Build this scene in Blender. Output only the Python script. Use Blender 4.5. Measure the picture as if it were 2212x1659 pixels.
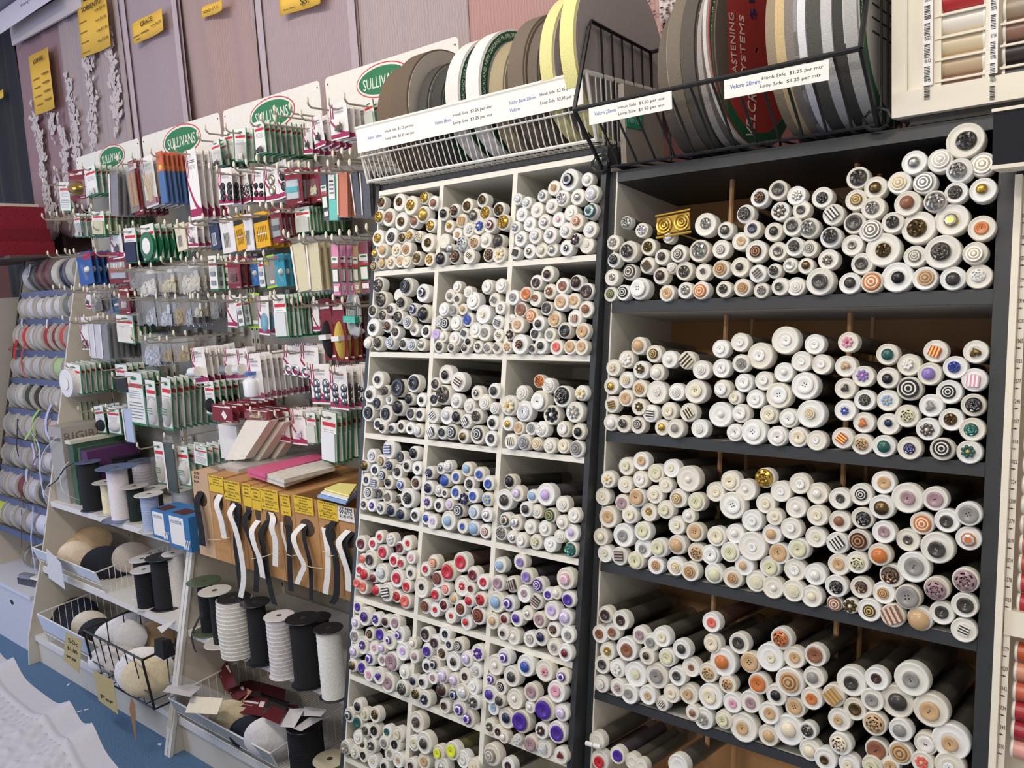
import bpy, math, random
import numpy as np
from mathutils import Matrix, Vector
random.seed(7)
for o in list(bpy.data.objects): bpy.data.objects.remove(o)
SC = bpy.context.scene
COL = SC.collection
# ------------------------------------------------------------------ camera
W, H = 2212, 1659
CX, CY = W/2, H/2
FPX = 1771.09
def _cv(p):
    v = np.array([p[0]-CX, p[1]-CY, FPX]); return v/np.linalg.norm(v)
_X = -_cv((-1050., 730.)); _Z = -_cv((1930., 14500.)); _Y = np.cross(_Z, _X); _Y /= np.linalg.norm(_Y); _Z = np.cross(_X, _Y)
RM = np.stack([_X, _Y, _Z])
CP = np.array([0, 0, 1.5])
FWD = RM @ np.array([0, 0, 1.])
cam = bpy.data.cameras.new('camera'); camo = bpy.data.objects.new('camera', cam); COL.objects.link(camo)
cam.sensor_fit = 'HORIZONTAL'; cam.sensor_width = 36.0; cam.lens = FPX/W*36.0; cam.clip_start = .02
_R = np.stack([RM @ np.array([1, 0, 0]), RM @ np.array([0, -1, 0]), RM @ np.array([0, 0, -1])], axis=1)
camo.matrix_world = Matrix.Translation(Vector(CP)) @ Matrix([list(r) for r in _R]).to_4x4()
SC.camera = camo
# ------------------------------------------------------------------ world, lamps, exposure
wd = bpy.data.worlds.new('shop_ambient'); SC.world = wd; wd.use_nodes = True
bg = wd.node_tree.nodes['Background']; bg.inputs[0].default_value = (1.0, .93, .88, 1); bg.inputs[1].default_value = .42
def area(name, loc, target, sx, sy, power, col):
    l = bpy.data.lights.new(name, 'AREA'); l.shape = 'RECTANGLE'; l.size = sx; l.size_y = sy; l.energy = power; l.color = col
    o = bpy.data.objects.new(name, l); COL.objects.link(o); o.location = loc
    d = Vector(target)-Vector(loc); o.rotation_euler = d.to_track_quat('-Z', 'Y').to_euler(); return o
area('fluorescent_tube_light', (-.55, -.15, 3.0), (-.6, 1.0, 1.2), 1.3, .25, 15, (1, .94, .84))
area('fluorescent_tube_light', (-2.3, -.05, 3.0), (-2.2, 1.2, 1.2), 1.3, .25, 17, (1, .94, .85))
area('fluorescent_tube_light', (-.6, -2.2, 3.0), (-.8, 1.0, 1.2), 1.3, .3, 26, (1, .94, .86))
area('shop_window_daylight', (-5.2, -1.7, 1.5), (-3.2, 1.1, .5), 1.6, 2.0, 50, (.50, .64, 1.0))
vs = SC.view_settings; vs.view_transform = 'Standard'; vs.look = 'None'; vs.gamma = 1.0; vs.exposure = .27; vs.use_curve_mapping = False
# ------------------------------------------------------------------ pixel -> place
def ray(x, y): return RM @ np.array([x-CX, y-CY, FPX])/FPX
def onY(x, y, Y): r = ray(x, y); return CP+r*(Y/r[1])
def onZ(x, y, Z): r = ray(x, y); return CP+r*((Z-1.5)/r[2])
def onX(x, y, X): r = ray(x, y); return CP+r*(X/r[0])
def onS(x, y, Y0, z0, l):
    r = ray(x, y); return CP+r*((Y0+l*(1.5-z0))/(r[1]-l*r[2]))
def mpp(P): return float(np.dot(np.array(P)-CP, FWD))/FPX
ZM = dict(D1=(780,330,4.0963), D2=(760,700,4.0963), D3=(740,1000,4.0963), D4=(720,1254,4.0963),
          E1=(1280,280,4.148), E2=(1732,230,3.771), E3=(1280,660,4.608), E4=(1732,660,4.608),
          E5=(1260,960,4.424), E6=(1712,960,4.424), E7=(1240,1284,4.424), E8=(1712,1284,4.424),
          P0=(0,380,5.027), P1=(130,300,6.32), P2=(440,200,5.924), P3=(440,430,5.924), P4=(150,540,6.636), P5=(130,720,5.924), P6=(420,690,5.924),
          C1=(60,920,5.183), C2=(400,920,5.183), C3=(60,1140,5.183), C4=(380,1200,5.183), C5=(0,1339,5.183), C6=(340,1339,5.183),
          V1=(780,0,3.95), V2=(1220,0,3.95), V3=(1652,0,3.95), A1=(0,380,4.611), A2=(0,720,4.611), A3=(0,1040,4.611), T1=(0,0,3.95), T2=(400,0,3.95))
def zp(z, x, y): o = ZM[z]; return o[0]+x/o[2], o[1]+y/o[2]
# ------------------------------------------------------------------ materials
def lin(c): return c/12.92 if c <= .04045 else ((c+.055)/1.055)**2.4
def rgb(h):
    if isinstance(h, str):
        h = h.lstrip('#'); h = [int(h[i:i+2], 16)/255 for i in (0, 2, 4)]
    return tuple(lin(c) for c in h)
MATS = {}
def mat(h, rough=.55, metal=0., noise=.06, alpha=1., scale=60., bump=0., trans=0., kind='', spec=.5):
    key = (h, rough, metal, noise, alpha, scale, bump, trans, kind)
    if key in MATS: return MATS[key]
    m = bpy.data.materials.new('paint_%s_%d' % (str(h).strip('#'), len(MATS))); m.use_nodes = True
    nt = m.node_tree; N = nt.nodes; L = nt.links; b = N['Principled BSDF']
    c = rgb(h)
    b.inputs['Roughness'].default_value = rough; b.inputs['Metallic'].default_value = metal
    b.inputs['Specular IOR Level'].default_value = spec
    tc = N.new('ShaderNodeTexCoord'); nz = N.new('ShaderNodeTexNoise'); nz.inputs['Scale'].default_value = scale; nz.inputs['Detail'].default_value = 3
    src = tc.outputs['Object']
    L.new(src, nz.inputs['Vector'])
    mx = N.new('ShaderNodeMix'); mx.data_type = 'RGBA'
    k = 1-noise*1.6
    mx.inputs['A'].default_value = (c[0]*k, c[1]*k, c[2]*k, 1)
    k = 1+noise*1.2
    mx.inputs['B'].default_value = (min(1, c[0]*k), min(1, c[1]*k), min(1, c[2]*k), 1)
    fac = nz.outputs['Fac']
    if kind == 'vweave':
        w = N.new('ShaderNodeTexWave'); w.wave_type = 'BANDS'; w.bands_direction = 'X'; w.inputs['Scale'].default_value = scale; w.inputs['Distortion'].default_value = 6; w.inputs['Detail'].default_value = 3
        L.new(src, w.inputs['Vector']); fac = w.outputs['Fac']
    if kind == 'hweave':
        w = N.new('ShaderNodeTexWave'); w.wave_type = 'BANDS'; w.bands_direction = 'Z'; w.inputs['Scale'].default_value = scale; w.inputs['Distortion'].default_value = 1.5
        L.new(src, w.inputs['Vector']); fac = w.outputs['Fac']
    if kind == 'mottle':
        v = N.new('ShaderNodeTexVoronoi'); v.inputs['Scale'].default_value = scale; L.new(src, v.inputs['Vector']); fac = v.outputs['Distance']
    L.new(fac, mx.inputs['Factor']); L.new(mx.outputs['Result'], b.inputs['Base Color'])
    if alpha < 1: b.inputs['Alpha'].default_value = alpha
    if trans: b.inputs['Transmission Weight'].default_value = trans
    if bump:
        bp = N.new('ShaderNodeBump'); bp.inputs['Strength'].default_value = bump; bp.inputs['Distance'].default_value = .004
        L.new(fac, bp.inputs['Height']); L.new(bp.outputs['Normal'], b.inputs['Normal'])
    MATS[key] = m; return m
def plastic(h): return mat(h, .35, 0, .03)
def card(h): return mat(h, .7, 0, .05)
def metal(h, r=.28): return mat(h, r, 1., .1)
def cloth(h, s=350): return mat(h, .9, 0, .14, scale=s, bump=.25)
CLEAR = mat('#e8ecea', .10, 0, .02, alpha=.06)
CLEAR2 = mat('#ffffff', .06, 0, .2, alpha=.24, scale=60, bump=1.0, spec=1.0)
TUBE = mat('#5a554b', .18, 0, .05, alpha=.5)
WHITE = plastic('#ece9e1')
# ------------------------------------------------------------------ mesh helpers (template = verts, faces, material index per face)
class MB:
    def __init__(s): s.v = []; s.f = []; s.m = []
    def add(s, v, f, m=0, M=None):
        n = len(s.v)
        if M is not None: v = [tuple(M @ Vector(p)) for p in v]
        s.v += [tuple(p) for p in v]; s.f += [tuple(i+n for i in q) for q in f]
        s.m += list(m) if isinstance(m, (list, tuple)) else [m]*len(f)
    def box(s, a, b, m=0, M=None):
        x0, y0, z0 = a; x1, y1, z1 = b
        s.add([(x0,y0,z0),(x1,y0,z0),(x1,y1,z0),(x0,y1,z0),(x0,y0,z1),(x1,y0,z1),(x1,y1,z1),(x0,y1,z1)],
              [(0,3,2,1),(4,5,6,7),(0,1,5,4),(1,2,6,5),(2,3,7,6),(3,0,4,7)], m, M)
    def hexa(s, q0, q1, m=0):
        s.add(list(q0)+list(q1), [(0,3,2,1),(4,5,6,7),(0,1,5,4),(1,2,6,5),(2,3,7,6),(3,0,4,7)], m)
    def tube(s, pts, r, n=5, m=0, cap=True):
        pts = [Vector(p) for p in pts]; b = len(s.v)
        for i, p in enumerate(pts):
            d = (pts[min(i+1, len(pts)-1)]-pts[max(i-1, 0)]).normalized()
            a = Vector((0, 0, 1)) if abs(d.z) < .9 else Vector((1, 0, 0))
            u = d.cross(a).normalized(); w = d.cross(u)
            for k in range(n):
                t = 2*math.pi*k/n; s.v.append(tuple(p+(u*math.cos(t)+w*math.sin(t))*r))
        for i in range(len(pts)-1):
            for k in range(n):
                s.f.append((b+i*n+k, b+(i+1)*n+k, b+(i+1)*n+(k+1) % n, b+i*n+(k+1) % n)); s.m.append(m)
        if cap:
            s.f.append(tuple(b+k for k in range(n))); s.m.append(m)
            e = b+(len(pts)-1)*n; s.f.append(tuple(e+n-1-k for k in range(n))); s.m.append(m)
    def lathe(s, prof, n=20, m=0, M=None, mats=None):
        v = []; f = []; mm = []
        for (r, z) in prof:
            for k in range(n):
                t = 2*math.pi*k/n; v.append((r*math.cos(t), r*math.sin(t), z))
        for i in range(len(prof)-1):
            for k in range(n):
                f.append((i*n+k, i*n+(k+1) % n, (i+1)*n+(k+1) % n, (i+1)*n+k)); mm.append(mats[i] if mats else m)
        s.add(v, f, mm, M)
    def mesh(s, name, smooth=False):
        me = bpy.data.meshes.new(name); me.from_pydata(s.v, [], s.f)
        for _ in range(max(s.m)+1 if s.m else 1): me.materials.append(None)
        me.polygons.foreach_set('material_index', s.m)
        if smooth:
            me.polygons.foreach_set('use_smooth', [True]*len(s.f))
            try: me.set_sharp_from_angle(angle=math.radians(38))
            except Exception: pass
        me.update(); return me
def ob(name, me, mats, parent=None, M=None, loc=None, scale=None):
    o = bpy.data.objects.new(name, me); COL.objects.link(o)
    if not isinstance(mats, (list, tuple)): mats = [mats]
    for i in range(len(me.materials)):
        o.material_slots[i].link = 'OBJECT'; o.material_slots[i].material = mats[min(i, len(mats)-1)]
    if parent: o.parent = parent
    m = Matrix.Identity(4)
    if loc is not None: m = Matrix.Translation(Vector(loc))
    if M is not None: m = M
    if scale is not None: m = m @ Matrix.Diagonal((scale[0], scale[1], scale[2], 1))
    o.matrix_basis = m
    return o
def tag(o, label, cat, group=None, kind=None):
    if label: o['label'] = label
    if cat: o['category'] = cat
    if group: o['group'] = group
    if kind: o['kind'] = kind
    return o
def thing(name, label, cat, loc=(0,0,0), M=None, group=None):
    o = bpy.data.objects.new(name, None); COL.objects.link(o); o.empty_display_size = .02
    o.matrix_basis = M if M is not None else Matrix.Translation(Vector(loc))
    return tag(o, label, cat, group)
def struct(name, me, m):
    o = ob(name, me, m); o['kind'] = 'structure'; return o
_b = MB(); _b.box((-.5,-.5,-.5), (.5,.5,.5)); CUBE = _b.mesh('block')
_b = MB(); _b.lathe([(0,.5),(.46,.5),(.5,.46),(.5,-.46),(.46,-.5),(0,-.5)], 24); CYL = _b.mesh('round_block', True)
_b = MB(); _b.lathe([(0,1),(.3,.95),(.6,.8),(.85,.52),(.97,.22),(1,0)], 20); DOME = _b.mesh('dome', True)
_b = MB(); _b.lathe([(0,.5),(.5,.5),(.5,-.5),(0,-.5)], 28); OVAL = _b.mesh('flat_oval', False)
def dup(root, M, label=None, group=None):
    r = root.copy(); COL.objects.link(r); r.matrix_basis = M
    if label: r['label'] = label
    if group: r['group'] = group
    for ch in root.children:
        c = ch.copy(); COL.objects.link(c); c.parent = r; c.matrix_basis = ch.matrix_basis
        for g in ch.children:
            d = g.copy(); COL.objects.link(d); d.parent = c; d.matrix_basis = g.matrix_basis
    return r
# lettering ---------------------------------------------------------------
_T = {}
def text_mesh(s, ext=.02, shear=0.):
    k = (s, ext, shear)
    if k in _T: return _T[k]
    c = bpy.data.curves.new('lettering', 'FONT'); c.body = s; c.size = 1; c.extrude = ext; c.resolution_u = 2; c.shear = shear
    o = bpy.data.objects.new('lettering', c)
    me = bpy.data.meshes.new_from_object(o); bpy.data.objects.remove(o)
    if not me.materials: me.materials.append(None)
    v = np.array([p.co[:] for p in me.vertices]) if len(me.vertices) else np.zeros((1, 3))
    lo, hi = v.min(0), v.max(0); ctr = (lo+hi)/2
    for p in me.vertices: p.co = (p.co[0]-ctr[0], p.co[1]-ctr[1], p.co[2])
    _T[k] = (me, hi[0]-lo[0], hi[1]-lo[1]); return _T[k]
RX90 = Matrix.Rotation(math.pi/2, 4, 'X')
def letter(parent, s, w, h, M, m, name='lettering', shear=0.):
    """text fitted in w x h (metres), M = frame whose XY plane carries it"""
    me, tw, th = text_mesh(s, .012, shear)
    sx, sy = w/max(tw, .01), h/max(th, .01)
    return ob(name, me, m, parent, M @ Matrix.Diagonal((sx, sy, min(sx, sy), 1)))
INK = card('#26221f')
BLUEINK = card('#3a5fae')
def face_frame(x, y, z): return Matrix.Translation((x, y, z)) @ RX90       # XY plane -> wall facing the room
# ------------------------------------------------------------------ setting: floor, wall
b = MB(); b.box((-6.5,-2.5,-.05), (1.5,2.1,0)); struct('floor', b.mesh('floor'), mat('#547496', .95, 0, .34, scale=210, bump=.7))
b = MB(); b.box((-6.5,1.95,0), (1.5,2.05,3.4)); struct('wall_back', b.mesh('wall_back'), mat('#5e3431', .8, 0, .05, scale=8))
# ------------------------------------------------------------------ the two leaning button racks
def lean_frame(Y0, z0, l):
    n = math.sqrt(1+l*l)
    M = Matrix(((1,0,0,0), (0,l/n,-1/n,Y0-l*z0), (0,1/n,l/n,0), (0,0,0,1)))
    return M, n
EP = (1.353, 1.666, .165); DP = (1.353, 1.737, .19)
EM, EN = lean_frame(*EP); DM, DN = lean_frame(*DP)
BLACK = mat('#2c2f32', .5, 0, .06); LAM = mat('#e4e0d4', .5, 0, .03); LAMG = mat('#c9c4b8', .6, 0, .04); GREYW = mat('#d6d2c8', .6, 0, .04)
KRAFT = mat('#b48a5e', .85, 0, .08, scale=14); DOWEL = mat('#b98f63', .7, 0, .1)
def board(name, parent, a, c, m, edge=None):
    b = MB(); b.box(a, c); return ob(name, b.mesh(name), m, parent)
er = thing('button_rack', 'wide leaning rack with black-edged shelves holding button tubes below black wire basket', 'rack', M=EM)
DEP = .235
zt = 1.687*EN
board('left_side', er, (-.855,.06,-DEP), (-.842,zt,0), BLACK)
board('left_lining', er, (-.8418,.06,-DEP), (-.8385,zt-.002,-.001), LAM)
board('right_side', er, (-.212,.06,-DEP), (-.190,zt,0), BLACK)
board('back_panel', er, (-.8384,.06,-DEP-.004), (-.2122,zt-.02,-DEP), KRAFT)
board('top_board', er, (-.8384,1.666*EN,-DEP), (-.2122,zt,.0005), BLACK)
for z0, z1 in ((1.424,1.444),(1.185,1.204),(.944,.961),(.706,.721),(.466,.483),(.226,.243),(.06,.075)):
    s = board('shelf', er, (-.8384,z0*EN+.001,-DEP), (-.2122,z1*EN,-.003), GREYW)
    board('edge_strip', s, (-.8384,z0*EN,-.003), (-.2122,z1*EN+.0005,.001), BLACK)
for i, (z0, z1) in enumerate(((1.444,1.666),(1.204,1.424),(.961,1.185),(.721,.944),(.483,.706))):
    for (px, py, sh) in ((1568,690,.085),(1625,690,.17),(1836,690,.085),(1886,690,.17)):
        X = onS(px, py, EP[0]+sh, EP[1], EP[2])[0]
        b = MB(); b.tube([(X,z0*EN,-sh),(X,z1*EN,-sh)], .0045, 6); ob('divider_dowel', b.mesh('divider_dowel', True), DOWEL, er)
dr = thing('pigeonhole_rack', 'leaning pigeonhole rack of white square compartments with black sides full of button tubes', 'rack', M=DM)
zt = 1.723*DN
board('left_side', dr, (-1.511,.06,-DEP), (-1.4985,zt+.012,-.001), BLACK)
board('right_side', dr, (-.868,.06,-DEP), (-.8565,zt+.012,-.001), BLACK)
board('top_board', dr, (-1.4985,1.7115*DN,-DEP), (-.868,zt,0), LAM)
board('top_capping', dr, (-1.4985,zt+.0003,-DEP), (-.868,zt+.014,-.006), BLACK)
board('back_panel', dr, (-1.4985,.06,-DEP-.003), (-.868,zt-.012,-DEP), GREYW)
DS = [1.523,1.335,1.146,.958,.769,.588,.399,.211,.06]
for z0 in DS: board('shelf', dr, (-1.498,z0*DN,-DEP), (-.8685,(z0+.0115)*DN,-.0005), LAM)
for x0 in (-1.2955,-1.0845): board('divider', dr, (x0,.06,-DEP), (x0+.012,1.7115*DN,0), LAM)
board('lining', dr, (-1.4983,.06,-DEP), (-1.4945,1.711*DN,-.0007), LAM)
# pale strip put in for the light gap between the racks
b = MB(); b.box((-.8563,.06,-.12), (-.8553,1.70*EN,-.004)); tag(ob('light_gap_strip', b.mesh('light_gap_strip'), LAM, M=EM), 'thin pale strip standing in for the light gap between the two leaning racks', 'strip')
# ---------------------------------------------------------------- button tubes
CC = dict(k='#17171a', K='#3b3733', g='#c8a24c', G='#6e5a3a', s='#b9b6b0', S='#6f6b66', w='#f0eee8', i='#e6dcc0', p='#e9e4de', c='#d8dade',
          n='#8a5a40', N='#3d2723', t='#c7a47a', o='#c8743a', r='#c22a33', R='#6a1d22', e='#e0695a', b='#3350a8', B='#1d2446', l='#8fb0d4',
          v='#8a76b8', V='#4c2a96', u='#c3aede', m='#a3868c', q='#dca0b4', y='#dfe83a', a='#8f8c88', z='#24564f', h='#d6d4b0')
CN = dict(k='black', K='charcoal', g='gold', G='antique bronze', s='silver', S='pewter', w='white', i='ivory', p='pearl', c='clear crystal',
          n='brown', N='dark brown', t='tan', o='orange', r='red', R='maroon', e='coral', b='blue', B='navy', l='pale blue',
          v='violet', V='deep purple', u='lilac', m='mauve', q='pink', y='lime yellow', a='grey', z='dark teal', h='pale green')
TN = dict(d='two-hole button', f='four-hole button', m='domed button', o='embossed button', j='faceted jewel button', r='ringed button', s='striped button', h='heart button', w='flower button', b='scroll clasp', t='toggle pair', x='bare lid')
SHINY = 'gGsS'
def bmat(c):
    if c in SHINY: return mat(CC[c], .3, .85, .25, scale=500)
    if c == 'c': return mat(CC[c], .05, .25, .25, scale=300)
    if c == 'p': return mat(CC[c], .18, .1, .08, scale=200)
    return mat(CC[c], .28, 0, .18, scale=420)
def bmat2(c, t):
    if t in 'dfm': return mat('#2a221e', .6) if c not in 'kBKN' else mat('#a9a49c', .5)
    if t == 'o': return mat({'g':'#6b4f1c','G':'#2e2416','s':'#55534f','S':'#2c2a29','k':'#8d8a86','K':'#8a8378','w':'#b9b4aa','N':'#b09068','z':'#6ab0a0','B':'#a8a6c8'}.get(c, '#3a2c28'), .4, .5, .2)
    if t == 'r': return mat({'k':'#e6e3dc','K':'#cfcabf','w':'#bdb7aa','i':'#b79f76','t':'#8a6540','s':'#6f6b66','R':'#8a6a3a','G':'#d8c38a','p':'#b59a70','o':'#efe2cf','N':'#c08a5a','z':'#c8a24c'}.get(c, '#e4dccf'), .35, .1)
    if t == 'w': return mat({'i':'#c8a24c','k':'#e8e6e0','z':'#e0b26a','v':'#d88ab0','l':'#e0b24a','q':'#b83a66','b':'#e8e4dc'}.get(c, '#d9d0be'), .35, .2)
    if t == 's': return mat({'r':'#f0d060','q':'#f6eef0','k':'#e8e4dc','w':'#3a2c26','i':'#2c241e','B':'#c8c6d8','N':'#a79a94','n':'#d9c4b4','t':'#a47f3c'}.get(c, '#4a423c'), .4)
    if t == 'j': return mat('#f4f4f6', .05, .4) if c in 'cusqV' else mat('#cfd6e0', .08, .4)
    return mat('#2a221e', .6)
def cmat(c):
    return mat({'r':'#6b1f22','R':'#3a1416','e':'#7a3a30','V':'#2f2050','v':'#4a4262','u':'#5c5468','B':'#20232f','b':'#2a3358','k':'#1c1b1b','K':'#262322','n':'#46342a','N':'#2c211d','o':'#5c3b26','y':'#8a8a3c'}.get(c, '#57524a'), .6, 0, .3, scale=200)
BT = {}
def tpl(k, fn, smooth=True):
    b = MB(); fn(b); BT[k] = b
    b.me = b.mesh('button_'+k, smooth)
def holes(b, pts, r, z):
    for (x, y) in pts: b.lathe([(0,z+.012),(r,z+.012),(r,z-.02)], 7, 1, Matrix.Translation((x,y,0)))
DISC = [(0,.14),(.42,.14),(.58,.22),(.82,.26),(.96,.2),(1,.1),(.96,0)]
tpl('d', lambda b: (b.lathe(DISC, 20, 0), holes(b, [(-.13,.1),(.13,-.1)], .07, .14), b.box((-.16,-.03,.15), (.16,.03,.19), 1)))
tpl('f', lambda b: (b.lathe(DISC, 20, 0), holes(b, [(-.15,.15),(.15,.15),(-.15,-.15),(.15,-.15)], .085, .14)))
tpl('m', lambda b: (b.lathe([(0,.78),(.3,.74),(.6,.62),(.85,.42),(1,.2),(.92,.1),(.5,.05),(.25,0)], 18, 0),))
def _orn(b):
    n = 24; prof = [(0,.42),(.18,.44),(.34,.36),(.5,.46),(.66,.34),(.82,.36),(.94,.24),(1,.12),(.95,0)]
    v = []; f = []; m = []
    for i, (r, z) in enumerate(prof):
        for k in range(n):
            t = 2*math.pi*k/n; w = 1+(.05*math.sin(5*t+i*1.7) if 0 < i < 7 else 0)
            v.append((r*w*math.cos(t), r*w*math.sin(t), z+(.07*math.sin(6*t+i*2.1) if 0 < i < 6 else 0)))
    for i in range(len(prof)-1):
        for k in range(n):
            f.append((i*n+k, i*n+(k+1) % n, (i+1)*n+(k+1) % n, (i+1)*n+k)); m.append(1 if (i in (1,2,4) and math.sin(6*2*math.pi*(k+.5)/n+i*2.1) < -.15) else 0)
    b.add(v, f, m)
tpl('o', _orn)
tpl('j', lambda b: b.lathe([(0,.55),(.5,.55),(.78,.42),(1,.18),(.9,0)], 8, 0, mats=[0,1,0,0]), False)
tpl('r', lambda b: b.lathe([(0,.5),(.2,.5),(.24,.42),(.36,.42),(.4,.36),(.55,.36),(.6,.3),(.72,.3),(.76,.24),(.92,.24),(1,.14),(.96,0)], 20, 0, mats=[0,0,1,1,0,0,1,1,0,0,0]))
def _sq(b):
    b.box((-.82,-.82,0), (.82,.82,.3), 0, Matrix.Rotation(.35, 4, 'Z'))
    for y in (-.5, 0, .5): b.box((-.83,y-.13,.1), (.83,y+.13,.33), 1, Matrix.Rotation(.35, 4, 'Z'))
tpl('s', _sq, False)
def _heart(b):
    n = 22; v = [(0,0,.6)]; r1 = []; r2 = []
    for k in range(n):
        t = 2*math.pi*k/n; x = .06*16*math.sin(t)**3; y = .06*(13*math.cos(t)-5*math.cos(2*t)-2*math.cos(3*t)-math.cos(4*t))
        r1.append((x*.7, y*.7, .48)); r2.append((x, y, .15))
    r3 = [(p[0], p[1], 0) for p in r2]; v += r1+r2+r3
    f = [(0, 1+(k+1) % n, 1+k) for k in range(n)]
    for o_ in (1, 1+n):
        f += [(o_+k, o_+(k+1) % n, o_+n+(k+1) % n, o_+n+k) for k in range(n)]
    b.add(v, f, 0, Matrix.Rotation(.5, 4, 'Z'))
tpl('h', _heart)
def _flow(b):
    for k in range(7):
        b.lathe([(0,.34),(.2,.3),(.3,.14),(.28,0)], 8, 0, Matrix.Rotation(k*2*math.pi/7, 4, 'Z') @ Matrix.Translation((.66,0,0)) @ Matrix.Diagonal((1.15,1,1,1)))
    b.lathe([(0,.2),(.62,.18),(.64,0)], 14, 0); b.lathe([(0,.5),(.2,.45),(.3,.2)], 10, 1)
tpl('w', _flow)
def _clasp(b):
    b.box((-.95,-.45,0), (.95,.45,.12), 0)
    for sx in (-.52, .52):
        for r in (.42, .24, .09):
            b.tube([(sx+r*math.cos(2*math.pi*k/14), r*math.sin(2*math.pi*k/14), .16) for k in range(15)], .055, 5, 0, False)
    for sy in (-.58, .58): b.tube([(-1.02,sy,.1),(1.02,sy,.1)], .07, 6, 0)
tpl('b', _clasp)
def _tog(b):
    for sx in (-.5, .5): b.lathe([(0,.6),(.32,.6),(.32,-.6),(0,-.6)], 12, 0, Matrix.Translation((sx,-.3,.5)) @ Matrix.Rotation(math.pi/2, 4, 'Y'))
tpl('t', _tog)
_cap = MB(); _cap.lathe([(0,-.03),(.5,-.03),(.52,-.018),(.55,-.03),(.84,-.03),(.88,0),(.93,0),(.98,-.05),(1,-.14),(1,-1),(.9,-1)], 24); CAPME = _cap.mesh('cap', True)
_tb = MB(); _tb.lathe([(.88,0),(.88,-1),(0,-1)], 16); TUBEME = _tb.mesh('tube', True)
_ct = MB(); _pr = []
for k in range(26): _pr += [(.80,-.02-k*.032), (.66,-.035-k*.032)]
_ct.lathe(_pr+[(0,-.86)], 10); CONTME = _ct.mesh('contents')
CAPS = [mat('#e2dfd6', .38, 0, .03), mat('#dfdacd', .38, 0, .03), mat('#e7e6e2', .34, 0, .02)]
CAPBIG = mat('#e4e2ee', .32, 0, .02)
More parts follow.
